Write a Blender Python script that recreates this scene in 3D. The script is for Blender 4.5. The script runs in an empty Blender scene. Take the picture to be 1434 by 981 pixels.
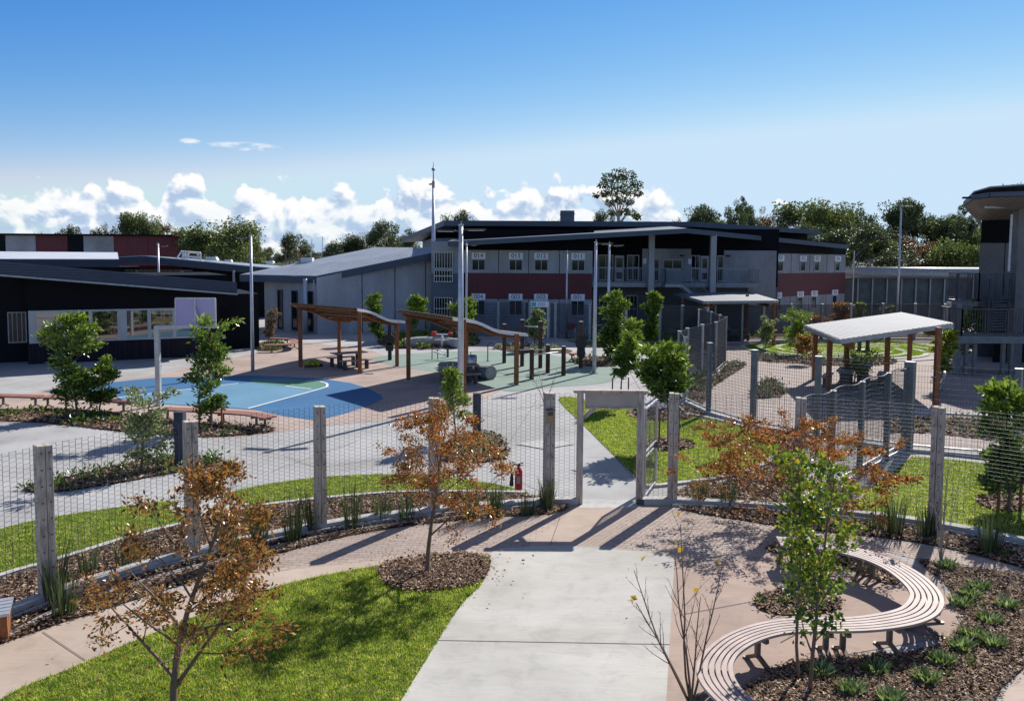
import bpy, math, random
import numpy as np
from mathutils import Vector, Matrix
rnd = random.Random(11)
nr = np.random.default_rng(11)
sc = bpy.context.scene
COL = sc.collection
R = math.radians
# ------------------------------------------------------------------ camera
FPX, CX, CY, EYE = 1115.0, 717.0, 440.0, 5.4
PITCH, ROLL = R(3.87), R(0.35)
_F = Vector((0, math.cos(PITCH), -math.sin(PITCH)))
_U0 = Vector((0, math.sin(PITCH), math.cos(PITCH)))
_R0 = Vector((1, 0, 0))
_RT = _R0 * math.cos(ROLL) + _U0 * math.sin(ROLL)
_UP = _U0 * math.cos(ROLL) - _R0 * math.sin(ROLL)
cd = bpy.data.cameras.new('camera')
cam = bpy.data.objects.new('camera', cd)
COL.objects.link(cam)
M = Matrix.Identity(4)
for i in range(3):
    M[i][0] = _RT[i]; M[i][1] = _UP[i]; M[i][2] = -_F[i]
M[2][3] = EYE
cam.matrix_world = M
cd.sensor_width = 36
cd.lens = 36 * FPX / 1434
cd.shift_y = -(490.5 - CY) / 1434
cd.clip_end = 6000
sc.camera = cam

def ray(px, py):
    return _F + _RT * ((px - CX) / FPX) - _UP * ((py - CY) / FPX)
def G(px, py, z=0.0):
    d = ray(px, py); t = (z - EYE) / d.z
    return Vector((d.x * t, d.y * t, z))
def P(px, py, Y):
    d = ray(px, py); t = Y / d.y
    return Vector((d.x * t, Y, EYE + d.z * t))
def PX(px, Y, py=420):
    return P(px, py, Y).x
def ZY(py, Y, px=717):
    return P(px, py, Y).z
def on_line(px, O, u, py=400):
    d = ray(px, py)
    # O + a u = t d  (plan view)
    det = u[0] * (-d.y) + d.x * u[1]
    return ((-O[0]) * (-d.y) + d.x * (-O[1])) / det

# ------------------------------------------------------------------ mesh builder
class MB:
    def __init__(s):
        s.v = []; s.f = []; s.m = []; s.n = 0
    def add(s, vs, fs, mi=0):
        s.v.extend([tuple(p) for p in vs])
        n = s.n
        for f in fs:
            s.f.append([i + n for i in f]); s.m.append(mi)
        s.n += len(vs)
        return s
    def hexa(s, b, t, mi=0):
        b = [Vector(p) for p in b]; t = [Vector(p) for p in t]
        if (b[1] - b[0]).cross(b[3] - b[0]).dot(t[0] - b[0]) < 0: b = b[::-1]; t = t[::-1]
        return s.add(list(b) + list(t), [(3, 2, 1, 0), (4, 5, 6, 7), (0, 1, 5, 4), (1, 2, 6, 5), (2, 3, 7, 6), (3, 0, 4, 7)], mi)
    def box(s, cx, cy, cz, sx, sy, sz, rz=0, mi=0):
        c, q = math.cos(rz), math.sin(rz)
        k = []
        for dx, dy in ((-1, -1), (1, -1), (1, 1), (-1, 1)):
            x, y = dx * sx / 2, dy * sy / 2
            k.append((cx + x * c - y * q, cy + x * q + y * c))
        return s.hexa([(x, y, cz - sz / 2) for x, y in k], [(x, y, cz + sz / 2) for x, y in k], mi)
    def obox(s, O, u, n, a0, a1, z0, z1, o0, o1, mi=0):
        def w(a, o): return (O[0] + u[0] * a + n[0] * o, O[1] + u[1] * a + n[1] * o)
        k = [w(a0, o0), w(a1, o0), w(a1, o1), w(a0, o1)]
        return s.hexa([(x, y, z0) for x, y in k], [(x, y, z1) for x, y in k], mi)
    def bar(s, p, q, w, h=None, mi=0, up=(0, 0, 1)):
        p = Vector(p); q = Vector(q); h = h or w
        d = (q - p).normalized(); up = Vector(up)
        if abs(d.dot(up)) > .98: up = Vector((1, 0, 0))
        x = d.cross(up).normalized(); y = x.cross(d).normalized()
        o = [x * (-w / 2) + y * (-h / 2), x * (w / 2) + y * (-h / 2), x * (w / 2) + y * (h / 2), x * (-w / 2) + y * (h / 2)]
        return s.hexa([p + k for k in o], [q + k for k in o], mi)
    def tube(s, pts, rad, n=8, mi=0, cap=True):
        pts = [Vector(p) for p in pts]
        if not hasattr(rad, '__len__'): rad = [rad] * len(pts)
        vs = []; fs = []; ref = None
        for i, p in enumerate(pts):
            d = (pts[min(i + 1, len(pts) - 1)] - pts[max(i - 1, 0)]).normalized()
            if ref is None:
                ref = Vector((1, 0, 0)) if abs(d.x) < .9 else Vector((0, 1, 0))
            x = (ref - d * ref.dot(d)).normalized(); y = d.cross(x); ref = x
            for k in range(n):
                a = 2 * math.pi * k / n
                vs.append(p + (x * math.cos(a) + y * math.sin(a)) * rad[i])
        for i in range(len(pts) - 1):
            for k in range(n):
                a = i * n + k; b = i * n + (k + 1) % n
                fs.append((a, b, b + n, a + n))
        if cap:
            fs.append(tuple(range(n - 1, -1, -1))); fs.append(tuple(range(len(vs) - n, len(vs))))
        return s.add(vs, fs, mi)
    def prism(s, poly, z0, z1, mi=0):
        n = len(poly)
        a = 0
        for i in range(n):
            a += poly[i][0] * poly[(i + 1) % n][1] - poly[(i + 1) % n][0] * poly[i][1]
        if a < 0: poly = list(poly)[::-1]
        f0 = (lambda x, y: z0) if not callable(z0) else z0
        f1 = (lambda x, y: z1) if not callable(z1) else z1
        vs = [(p[0], p[1], f0(p[0], p[1])) for p in poly] + [(p[0], p[1], f1(p[0], p[1])) for p in poly]
        fs = [tuple(range(n - 1, -1, -1)), tuple(range(n, 2 * n))]
        fs += [(i, (i + 1) % n, n + (i + 1) % n, n + i) for i in range(n)]
        return s.add(vs, fs, mi)
    def slab(s, top, th, mi=0):
        """top: 3d polygon (any order), thickened straight down by th"""
        n = len(top)
        a = sum(top[i][0] * top[(i + 1) % n][1] - top[(i + 1) % n][0] * top[i][1] for i in range(n))
        if a < 0: top = list(top)[::-1]
        vs = [(p[0], p[1], p[2] - th) for p in top] + [tuple(p) for p in top]
        fs = [tuple(range(n - 1, -1, -1)), tuple(range(n, 2 * n))]
        fs += [(i, (i + 1) % n, n + (i + 1) % n, n + i) for i in range(n)]
        return s.add(vs, fs, mi)
    def sphere(s, c, r, nu=10, nv=7, mi=0):
        if not hasattr(r, '__len__'): r = (r, r, r)
        vs = [(c[0], c[1], c[2] - r[2])]; fs = []
        for j in range(1, nv):
            t = -math.pi / 2 + math.pi * j / nv
            for i in range(nu):
                a = 2 * math.pi * i / nu
                vs.append((c[0] + r[0] * math.cos(t) * math.cos(a), c[1] + r[1] * math.cos(t) * math.sin(a), c[2] + r[2] * math.sin(t)))
        vs.append((c[0], c[1], c[2] + r[2])); L = len(vs) - 1
        for i in range(nu):
            j = (i + 1) % nu
            fs.append((0, 1 + j, 1 + i)); fs.append((L, L - nu + i, L - nu + j))
            for k in range(nv - 2):
                a = 1 + k * nu + i; b = 1 + k * nu + j
                fs.append((a, b, b + nu, a + nu))
        return s.add(vs, fs, mi)
    def build(s, name, mats, parent=None, smooth=False, world=False, bevel=0):
        me = bpy.data.meshes.new(name)
        o = (0, 0, 0)
        if world and parent is not None:
            p = parent; L = Vector((0, 0, 0))
            while p is not None: L = L + p.location; p = p.parent
            o = L
        me.from_pydata([(a - o[0], b - o[1], c - o[2]) for a, b, c in s.v], [], s.f)
        return finish(me, name, mats, parent, smooth, s.m, bevel)

def finish(me, name, mats, parent=None, smooth=False, mi=None, bevel=0):
    if not isinstance(mats, (list, tuple)): mats = [mats]
    for m in mats: me.materials.append(m)
    if mi is not None and len(mats) > 1: me.polygons.foreach_set('material_index', mi)
    if smooth: me.polygons.foreach_set('use_smooth', [True] * len(me.polygons))
    me.update()
    ob = bpy.data.objects.new(name, me); COL.objects.link(ob)
    if parent is not None: ob.parent = parent
    if bevel:
        b = ob.modifiers.new('bevel', 'BEVEL'); b.width = bevel; b.segments = 2; b.limit_method = 'ANGLE'
    return ob

def bulk(name, V, F, mats, parent=None, mi=None):
    """V (N,k,3), F template faces (m,j): N copies of a small shape as one mesh"""
    N, k, _ = V.shape
    F = np.asarray(F)
    faces = (F[None, :, :] + (np.arange(N) * k)[:, None, None]).reshape(-1, F.shape[1])
    me = bpy.data.meshes.new(name)
    me.from_pydata(V.reshape(-1, 3).tolist(), [], faces.tolist())
    return finish(me, name, mats, parent)

def tag(o, label=None, cat=None, group=None, kind=None):
    if label: o['label'] = label
    if cat: o['category'] = cat
    if group: o['group'] = group
    if kind: o['kind'] = kind
    return o
def thing(name, label, cat, loc=(0, 0, 0), rz=0, group=None):
    o = bpy.data.objects.new(name, None); COL.objects.link(o)
    o.empty_display_size = .2
    o.location = loc; o.rotation_euler = (0, 0, rz)
    return tag(o, label, cat, group)
def copy_tree(o, parent=None):
    c = o.copy(); COL.objects.link(c)
    if parent is not None:
        c.parent = parent
    for ch in list(o.children): copy_tree(ch, c)
    return c
def dup(o, loc, rz, label, group=None, scale=1):
    c = copy_tree(o); c.location = loc; c.rotation_euler = (0, 0, rz)
    c.scale = (scale,) * 3 if not hasattr(scale, '__len__') else scale
    c['label'] = label
    if group: c['group'] = group
    return c
def structure(mb, name, m, smooth=False):
    return tag(mb.build(name, m, None, smooth), kind='structure')

def catmull(pts, closed=False, n=8):
    pts = [Vector(p) for p in pts]; N = len(pts); out = []
    rng = range(N if closed else N - 1)
    for i in rng:
        p1 = pts[i]; p2 = pts[(i + 1) % N]
        p0 = pts[i - 1] if (closed or i > 0) else p1 * 2 - p2
        p3 = pts[(i + 2) % N] if (closed or i + 2 < N) else p2 * 2 - p1
        for k in range(n):
            t = k / n
            out.append(.5 * ((2 * p1) + (p2 - p0) * t + (2 * p0 - 5 * p1 + 4 * p2 - p3) * t * t + (3 * p1 - p0 - 3 * p2 + p3) * t ** 3))
    if not closed: out.append(pts[-1])
    return out
def resample(pts, n=None, step=None):
    pts = [Vector(p) for p in pts]
    L = [0]
    for a, b in zip(pts, pts[1:]): L.append(L[-1] + (b - a).length)
    if n is None: n = max(2, int(round(L[-1] / step)) + 1)
    out = []; j = 0
    for i in range(n):
        t = L[-1] * i / (n - 1)
        while j < len(pts) - 2 and L[j + 1] < t: j += 1
        d = L[j + 1] - L[j]
        out.append(pts[j].lerp(pts[j + 1], (t - L[j]) / d if d > 1e-9 else 0))
    return out
def gp(pxs, z=0.0, smooth=0, closed=True):
    w = [G(x, y, z) for x, y in pxs]
    return catmull(w, closed, smooth) if smooth else w
def sheet(name, pts, z, m):
    b = MB()
    n = len(pts)
    a = sum(pts[i][0] * pts[(i + 1) % n][1] - pts[(i + 1) % n][0] * pts[i][1] for i in range(n))
    if a < 0: pts = list(pts)[::-1]
    b.add([(p[0], p[1], z) for p in pts], [tuple(range(n))])
    return structure(b, name, m)
def ribbon(mb, path, w, z0, z1, mi=0):
    """raised strip along a plan path"""
    pts = [Vector((p[0], p[1], 0)) for p in path]
    L = []; Rr = []
    for i, p in enumerate(pts):
        d = (pts[min(i + 1, len(pts) - 1)] - pts[max(i - 1, 0)]).normalized()
        nrm = Vector((-d.y, d.x, 0))
        L.append(p + nrm * (w / 2)); Rr.append(p - nrm * (w / 2))
    vs = []
    for a, b in zip(L, Rr):
        vs += [(a.x, a.y, z0), (a.x, a.y, z1), (b.x, b.y, z1), (b.x, b.y, z0)]
    fs = []
    for i in range(len(pts) - 1):
        a = i * 4; b = a + 4
        fs += [(a, a + 1, b + 1, b), (a + 1, a + 2, b + 2, b + 1), (a + 2, a + 3, b + 3, b + 2), (a + 3, a, b, b + 3)]
    fs += [(0, 3, 2, 1)]; e = len(vs) - 4
    fs += [(e, e + 1, e + 2, e + 3)]
    mb.add(vs, fs, mi)
def pip(poly, x, y):
    ins = np.zeros(len(x), bool); n = len(poly)
    for i in range(n):
        x1, y1 = poly[i][0], poly[i][1]; x2, y2 = poly[(i + 1) % n][0], poly[(i + 1) % n][1]
        c = ((y1 > y) != (y2 > y))
        with np.errstate(divide='ignore', invalid='ignore'):
            ins ^= c & (x < (x2 - x1) * (y - y1) / (y2 - y1 + 1e-12) + x1)
    return ins
def scatter(poly, density, holes=()):
    xs = [p[0] for p in poly]; ys = [p[1] for p in poly]
    A = (max(xs) - min(xs)) * (max(ys) - min(ys))
    n = int(A * density)
    x = nr.uniform(min(xs), max(xs), n); y = nr.uniform(min(ys), max(ys), n)
    k = pip(poly, x, y)
    for h in holes: k &= ~pip(h, x, y)
    # keep what the view (with a margin) can see
    k &= (np.abs(x) < y * .72 + 1.5) & (y > 8.5)
    return x[k], y[k]

# ------------------------------------------------------------------ materials
def new_mat(name):
    m = bpy.data.materials.new(name); m.use_nodes = True
    nt = m.node_tree
    return m, nt, nt.nodes['Principled BSDF']
def lnk(nt, a, b): nt.links.new(a, b)
def ramp(nt, fac, stops, interp='LINEAR'):
    r = nt.nodes.new('ShaderNodeValToRGB'); r.color_ramp.interpolation = interp
    e = r.color_ramp.elements
    while len(e) < len(stops): e.new(0.5)
    for k, (p, c) in zip(e, stops):
        k.position = p; k.color = (*c, 1) if len(c) == 3 else c
    if fac is not None: lnk(nt, fac, r.inputs['Fac'])
    return r
def noise(nt, vec, scale, detail=4, rough=.55, dist=0):
    n = nt.nodes.new('ShaderNodeTexNoise'); n.inputs['Scale'].default_value = scale
    n.inputs['Detail'].default_value = detail; n.inputs['Roughness'].default_value = rough
    n.inputs['Distortion'].default_value = dist
    if vec is not None: lnk(nt, vec, n.inputs['Vector'])
    return n
def coords(nt, kind='Object', scale=None):
    if kind == 'Position':
        o = nt.nodes.new('ShaderNodeNewGeometry').outputs['Position']
    else:
        o = nt.nodes.new('ShaderNodeTexCoord').outputs[kind]
    if scale:
        mp = nt.nodes.new('ShaderNodeMapping'); mp.inputs['Scale'].default_value = scale
        lnk(nt, o, mp.inputs['Vector']); o = mp.outputs['Vector']
    return o
def mixc(nt, a, b, fac, mode='MIX'):
    x = nt.nodes.new('ShaderNodeMix'); x.data_type = 'RGBA'; x.blend_type = mode
    for s, v in ((x.inputs[6], a), (x.inputs[7], b), (x.inputs[0], fac)):
        if hasattr(v, 'links'): lnk(nt, v, s)
        elif hasattr(v, '__len__'): s.default_value = (*v, 1)
        else: s.default_value = v
    return x.outputs[2]
def bumpn(nt, h, strength, dist, b):
    n = nt.nodes.new('ShaderNodeBump'); n.inputs['Strength'].default_value = strength; n.inputs['Distance'].default_value = dist
    lnk(nt, h, n.inputs['Height']); lnk(nt, n.outputs['Normal'], b.inputs['Normal'])
    return n
def mat(name, col, rough=.6, var=.2, scale=5, metal=0, bump=0, stretch=None, kind='Object', spec=.4, fine=0):
    """plain surface with blotchy tone variation at two scales"""
    m, nt, b = new_mat(name)
    v = coords(nt, kind, stretch)
    n1 = noise(nt, v, scale, 6, .6)
    lo = [c * (1 - var) for c in col]; hi = [min(1, c * (1 + var)) for c in col]
    r = ramp(nt, n1.outputs['Fac'], [(.3, lo), (.7, hi)])
    c = r.outputs['Color']
    if fine:
        n2 = noise(nt, v, scale * 14, 3, .7)
        r2 = ramp(nt, n2.outputs['Fac'], [(.3, (1 - fine,) * 3), (.7, (1 + fine * .0 + 0,) * 3)])
        c = mixc(nt, c, r2.outputs['Color'], 1.0, 'MULTIPLY')
    lnk(nt, c, b.inputs['Base Color'])
    b.inputs['Roughness'].default_value = rough; b.inputs['Metallic'].default_value = metal
    b.inputs['Specular IOR Level'].default_value = spec
    if bump: bumpn(nt, n1.outputs['Fac'], bump, .02, b)
    return m
def island_mat(name, stops, rough=.5, transl=.35, spec=.4, patch=None):
    """leaves, blades, chips: every separate piece gets its own tone"""
    m, nt, b = new_mat(name)
    g = nt.nodes.new('ShaderNodeNewGeometry')
    r = ramp(nt, g.outputs['Random Per Island'], stops)
    col = r.outputs['Color']
    if patch:   # greener and drier patches across the lawn
        pn = noise(nt, coords(nt, 'Position'), patch[2], 5, .62)
        pr = ramp(nt, pn.outputs['Fac'], [(.35, patch[0]), (.62, patch[1])])
        col = mixc(nt, col, pr.outputs['Color'], 1, 'MULTIPLY')
    lnk(nt, col, b.inputs['Base Color'])
    b.inputs['Roughness'].default_value = rough; b.inputs['Specular IOR Level'].default_value = spec
    if transl:
        t = nt.nodes.new('ShaderNodeBsdfTranslucent'); lnk(nt, col, t.inputs['Color'])
        x = nt.nodes.new('ShaderNodeMixShader'); x.inputs[0].default_value = transl
        out = nt.nodes['Material Output']
        lnk(nt, b.outputs[0], x.inputs[1]); lnk(nt, t.outputs[0], x.inputs[2]); lnk(nt, x.outputs[0], out.inputs['Surface'])
    return m
def lined(name, col, axis, period, depth=.5, rough=.5, metal=0, var=.12, kind='Object', dark=.75):
    """ribbed or boarded cladding: parallel ribs along one axis"""
    m, nt, b = new_mat(name)
    v = coords(nt, kind)
    w = nt.nodes.new('ShaderNodeTexWave'); w.wave_type = 'BANDS'; w.bands_direction = axis
    w.inputs['Scale'].default_value = 1 / period / 3.1831; w.inputs['Distortion'].default_value = 0
    lnk(nt, v, w.inputs['Vector'])
    n1 = noise(nt, v, .8, 5, .6)
    r = ramp(nt, n1.outputs['Fac'], [(.3, [c * (1 - var) for c in col]), (.7, [c * (1 + var) for c in col])])
    r2 = ramp(nt, w.outputs['Fac'], [(0, (dark,) * 3), (.25, (1, 1, 1))])
    lnk(nt, mixc(nt, r.outputs['Color'], r2.outputs['Color'], 1.0, 'MULTIPLY'), b.inputs['Base Color'])
    b.inputs['Roughness'].default_value = rough; b.inputs['Metallic'].default_value = metal
    bumpn(nt, w.outputs['Fac'], depth, .02, b)
    return m
# ------------------------------------------------------------------ sky, clouds and sun
SUN_AZ, SUN_EL = R(33), R(36.5)      # azimuth clockwise from +Y
world = bpy.data.worlds.new('World'); sc.world = world; world.use_nodes = True
wn = world.node_tree
bg = wn.nodes['Background']; wout = wn.nodes['World Output']
sky = wn.nodes.new('ShaderNodeTexSky'); sky.sky_type = 'NISHITA'; sky.sun_disc = False
sky.sun_elevation = SUN_EL; sky.sun_rotation = SUN_AZ
sky.air_density = 1.0; sky.dust_density = 0.0; sky.ozone_density = 2.6; sky.altitude = 100
def wmath(op, a, b=None, c=None):
    n = wn.nodes.new('ShaderNodeMath'); n.operation = op
    for k, v in enumerate((a, b, c)):
        if v is None: continue
        if hasattr(v, 'links'): lnk(wn, v, n.inputs[k])
        else: n.inputs[k].default_value = v
    return n.outputs[0]
def wsmooth(v, a, b):
    n = wn.nodes.new('ShaderNodeMapRange'); n.interpolation_type = 'SMOOTHSTEP'
    lnk(wn, v, n.inputs[0]); n.inputs[1].default_value = a; n.inputs[2].default_value = b
    return n.outputs[0]
tc = wn.nodes.new('ShaderNodeTexCoord')
sep = wn.nodes.new('ShaderNodeSeparateXYZ'); lnk(wn, tc.outputs['Generated'], sep.inputs[0])
az = wmath('ARCTAN2', sep.outputs[0], sep.outputs[1])
hyp = wmath('SQRT', wmath('ADD', wmath('MULTIPLY', sep.outputs[0], sep.outputs[0]), wmath('MULTIPLY', sep.outputs[1], sep.outputs[1])))
el = wmath('DIVIDE', sep.outputs[2], wmath('MAXIMUM', hyp, 1e-4))
prof = [(-260, 262), (0, 262), (45, 252), (75, 242), (103, 268), (130, 262), (165, 252), (205, 262), (218, 285), (240, 237), (278, 240), (300, 268), (330, 262),
        (345, 240), (360, 252), (410, 252), (470, 254), (520, 262), (560, 250), (600, 240), (640, 252), (695, 274), (715, 255), (738, 238), (765, 246), (808, 246),
        (850, 262), (920, 264), (965, 284), (1005, 310), (1060, 345), (1500, 348)]
def azel(px, py):
    return math.atan2(px - 717, FPX), (365 - py) / math.hypot(FPX, px - 717)
pts = [azel(*q) for q in prof]
hr = ramp(wn, wmath('MULTIPLY_ADD', az, 1 / 1.5, .5), [(.5 + a / 1.5, (e * 6,) * 3) for a, e in pts], 'EASE')
htop = wmath('DIVIDE', hr.outputs['Color'], 6.0)
def skyvec(da, de, sx=1, sy=1):
    c = wn.nodes.new('ShaderNodeCombineXYZ')
    lnk(wn, wmath('MULTIPLY', wmath('ADD', az, da), sx), c.inputs[0])
    lnk(wn, wmath('MULTIPLY', wmath('ADD', el, de), sy), c.inputs[1])
    return c.outputs[0]
def billow(da, de, det=7):
    n = noise(wn, skyvec(da, de, 1, 1.25), 15, det, .54, .25); n.noise_dimensions = '2D'
    v = wn.nodes.new('ShaderNodeTexVoronoi'); v.voronoi_dimensions = '2D'; v.feature = 'SMOOTH_F1'; v.inputs['Scale'].default_value = 22; v.inputs['Smoothness'].default_value = .35
    v.inputs['Detail'].default_value = 3.0; v.inputs['Roughness'].default_value = .5
    c = wn.nodes.new('ShaderNodeVectorMath'); c.operation = 'MULTIPLY_ADD'
    lnk(wn, n.outputs['Color'], c.inputs[0]); c.inputs[1].default_value = (.03, .03, 0); lnk(wn, skyvec(da, de, 1, 1.15), c.inputs[2])
    lnk(wn, c.outputs[0], v.inputs['Vector'])
    return wmath('SUBTRACT', wmath('MULTIPLY', n.outputs['Fac'], .9), wmath('MULTIPLY', v.outputs['Distance'], .62))
n0 = billow(0, 0)
n1 = billow(.006, .010, 4)
dens = wmath('ADD', wmath('SUBTRACT', htop, el), wmath('MULTIPLY', wmath('SUBTRACT', n0, .13), .06))
mask = wsmooth(dens, -.001, .009)
# gaps low down where the sky shows between the banks
gap = noise(wn, skyvec(3.1, 1.7, 1, 3.2), 9, 5, .6); gap.noise_dimensions = '2D'
lowf = wsmooth(el, .075, .012)
gapm = wmath('SUBTRACT', 1.0, wmath('MULTIPLY', wmath('MULTIPLY', wsmooth(gap.outputs['Fac'], .40, .60), lowf), .62))
mask = wmath('MULTIPLY', mask, gapm)
# a thin wisp or two higher up
wz = noise(wn, skyvec(0.4, .2, 1, 5), 30, 4, .6); wz.noise_dimensions = '2D'
aw, ew = azel(345, 210)
aw2, ew2 = azel(270, 204)
def blob(a, e, ra, re):
    qa = wmath('DIVIDE', wmath('SUBTRACT', az, a), ra); qe = wmath('DIVIDE', wmath('SUBTRACT', el, e), re)
    return wsmooth(wmath('ADD', wmath('MULTIPLY', qa, qa), wmath('MULTIPLY', qe, qe)), 1.0, 0.0)
wisp = wmath('ADD', blob(aw, ew, .048, .0062), blob(aw2, ew2, .014, .005))
a3, e3 = azel(1090, 287)
puff = wsmooth(wmath('ADD', blob(a3, e3, .020, .014), wmath('MULTIPLY', wmath('SUBTRACT', n0, .17), 2.2)), .55, .8); puff = wmath('MULTIPLY', puff, blob(a3, e3, .03, .022))
wisp = wmath('MULTIPLY', wisp, wsmooth(wz.outputs['Fac'], .36, .60))
mask = wmath('MINIMUM', wmath('ADD', mask, wmath('ADD', wmath('MULTIPLY', wisp, .8), puff)), 1.0)
edge = wsmooth(dens, .035, .0)
light = wmath('ADD', wmath('MULTIPLY', wmath('SUBTRACT', n0, n1), 3.2), wmath('ADD', .50, wmath('MULTIPLY', edge, .42)))
light = wmath('MAXIMUM', wmath('MINIMUM', light, 1.0), 0.0)
cc = ramp(wn, light, [(0, (.45, .58, .78)), (.35, (.62, .73, .88)), (.7, (.93, .95, .99)), (1, (1.0, 1.0, 1.0))])
bgc = wn.nodes.new('ShaderNodeBackground'); lnk(wn, cc.outputs['Color'], bgc.inputs['Color']); bgc.inputs['Strength'].default_value = 0.66
# the sky texture, graded per channel towards the photograph's deep clear blue
sp = wn.nodes.new('ShaderNodeSeparateColor'); lnk(wn, sky.outputs[0], sp.inputs[0])
cb_ = wn.nodes.new('ShaderNodeCombineColor')
EXPO = 0.6
zen = wsmooth(el, .36, 1.0)      # unseen overhead sky blended to an added flat tone that sets shadow fill
for k, (pw, kk, cap) in enumerate(((2.45, 3.6, .60), (1.4, 1.2, .78), (.55, .966, .96))):
    v = wmath('MULTIPLY', sp.outputs[k], .07 * 1.52)
    v = wmath('SMOOTH_MIN', wmath('MULTIPLY', wmath('POWER', v, pw), kk), cap, .08)
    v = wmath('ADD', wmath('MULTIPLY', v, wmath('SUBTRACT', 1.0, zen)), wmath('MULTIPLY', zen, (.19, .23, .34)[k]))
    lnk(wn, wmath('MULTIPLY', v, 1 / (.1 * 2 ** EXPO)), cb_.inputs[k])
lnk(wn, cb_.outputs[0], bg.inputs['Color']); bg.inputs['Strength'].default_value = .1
world.cycles.sampling_method = 'MANUAL'; world.cycles.sample_map_resolution = 256
mx = wn.nodes.new('ShaderNodeMixShader')
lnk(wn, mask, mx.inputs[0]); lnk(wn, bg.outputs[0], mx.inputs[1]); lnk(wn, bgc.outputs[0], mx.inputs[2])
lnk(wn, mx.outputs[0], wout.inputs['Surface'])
sl = bpy.data.lights.new('sun', 'SUN'); sl.energy = 5.0; sl.angle = R(.53); sl.color = (1, .94, .86)
so = bpy.data.objects.new('sun', sl); COL.objects.link(so)
sd = Vector((math.sin(SUN_AZ) * math.cos(SUN_EL), math.cos(SUN_AZ) * math.cos(SUN_EL), math.sin(SUN_EL)))
so.rotation_euler = sd.to_track_quat('Z', 'Y').to_euler()
so.location = sd * 100
vs = sc.view_settings
sc.display_settings.display_device = 'sRGB'
vs.view_transform = 'Standard'; vs.look = 'None'; vs.gamma = 1; vs.exposure = EXPO; vs.use_curve_mapping = False
sc.cycles.max_bounces = 6; sc.cycles.diffuse_bounces = 3; sc.cycles.transparent_max_bounces = 16
sc.cycles.use_denoising = True

# ------------------------------------------------------------------ materials
K = {}
def ground_mat(name, col, var, scale, fine, rough=.9, grain=220, bump=.15, stain=0.0, broom=0):
    m, nt, b = new_mat(name)
    v = coords(nt, 'Position')
    n1 = noise(nt, v, scale, 7, .62); n2 = noise(nt, v, grain, 2, .6); n3 = noise(nt, v, scale * 4.5, 5, .65, .6)
    r = ramp(nt, n1.outputs['Fac'], [(.3, [c * (1 - var) for c in col]), (.7, [min(1, c * (1 + var)) for c in col])])
    r2 = ramp(nt, n2.outputs['Fac'], [(.25, (1 - fine,) * 3), (.75, (1, 1, 1))])
    c = mixc(nt, r.outputs['Color'], r2.outputs['Color'], 1, 'MULTIPLY')
    r3 = ramp(nt, n3.outputs['Fac'], [(.5, (1, 1, 1)), (.72, (1 - stain,) * 3)])
    c = mixc(nt, c, r3.outputs['Color'], 1, 'MULTIPLY')
    if broom:   # broom-finished concrete: fine streaks and a few darker patches
        n4 = noise(nt, coords(nt, 'Position', (.8, 26, 1)), 2.2, 5, .7); r4 = ramp(nt, n4.outputs['Fac'], [(.35, (1 - broom,) * 3), (.6, (1, 1, 1))])
        c = mixc(nt, c, r4.outputs['Color'], 1, 'MULTIPLY')
        n5 = noise(nt, v, .22, 4, .55, 1.0); r5 = ramp(nt, n5.outputs['Fac'], [(.38, (.86, .85, .83)), (.55, (1, 1, 1))])
        c = mixc(nt, c, r5.outputs['Color'], 1, 'MULTIPLY')
    lnk(nt, c, b.inputs['Base Color']); b.inputs['Roughness'].default_value = rough; b.inputs['Specular IOR Level'].default_value = .12
    bumpn(nt, n2.outputs['Fac'], bump, .01, b)
    return m
K['plaza'] = ground_mat('plaza_concrete', (.40, .405, .41), .10, .35, .12, stain=.14, broom=.10)
K['path'] = ground_mat('path_concrete', (.50, .492, .46), .12, .55, .14, stain=.16, broom=.13)
K['tan'] = ground_mat('tan_concrete', (.42, .34, .305), .12, .5, .16, stain=.18, broom=.10)
K['pinktan'] = ground_mat('pale_tan_concrete', (.47, .385, .325), .11, .5, .14, stain=.16, broom=.12)
K['plazatan'] = ground_mat('plaza_tan_concrete', (.42, .325, .275), .12, .5, .15, stain=.16, broom=.11)
K['courtyard'] = ground_mat('courtyard_paving', (.37, .315, .29), .10, .5, .16, stain=.16)
K['blue'] = ground_mat('court_blue', (.06, .155, .30), .10, .4, .1, .6, stain=.08)
K['lightblue'] = ground_mat('court_light_blue', (.135, .27, .385), .08, .4, .1, .6, stain=.08)
K['softfall'] = ground_mat('softfall_green', (.235, .31, .275), .12, .6, .25, .9, grain=120, stain=.12)
K['keygreen'] = ground_mat('court_green', (.11, .24, .18), .08, .6, .1, .6)
K['line'] = ground_mat('line_paint', (.78, .80, .80), .05, .8, .08, .5)
K['joint'] = ground_mat('joint', (.15, .145, .14), .1, 2, .1)
K['kerb'] = ground_mat('kerb_concrete', (.46, .46, .45), .15, 1.2, .2, stain=.25)
K['soil'] = ground_mat('mulch_soil', (.085, .055, .038), .35, 3.5, .5, grain=60, bump=.6)
K['lawnsoil'] = ground_mat('lawn', (.10, .135, .028), .5, 5.0, .45, grain=90, bump=.5)
K['terrain'] = ground_mat('dry_grass', (.045, .06, .028), .3, .05, .3, grain=4)
K['hill'] = ground_mat('hill', (.06, .10, .11), .2, .004, .1, grain=.1)
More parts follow.
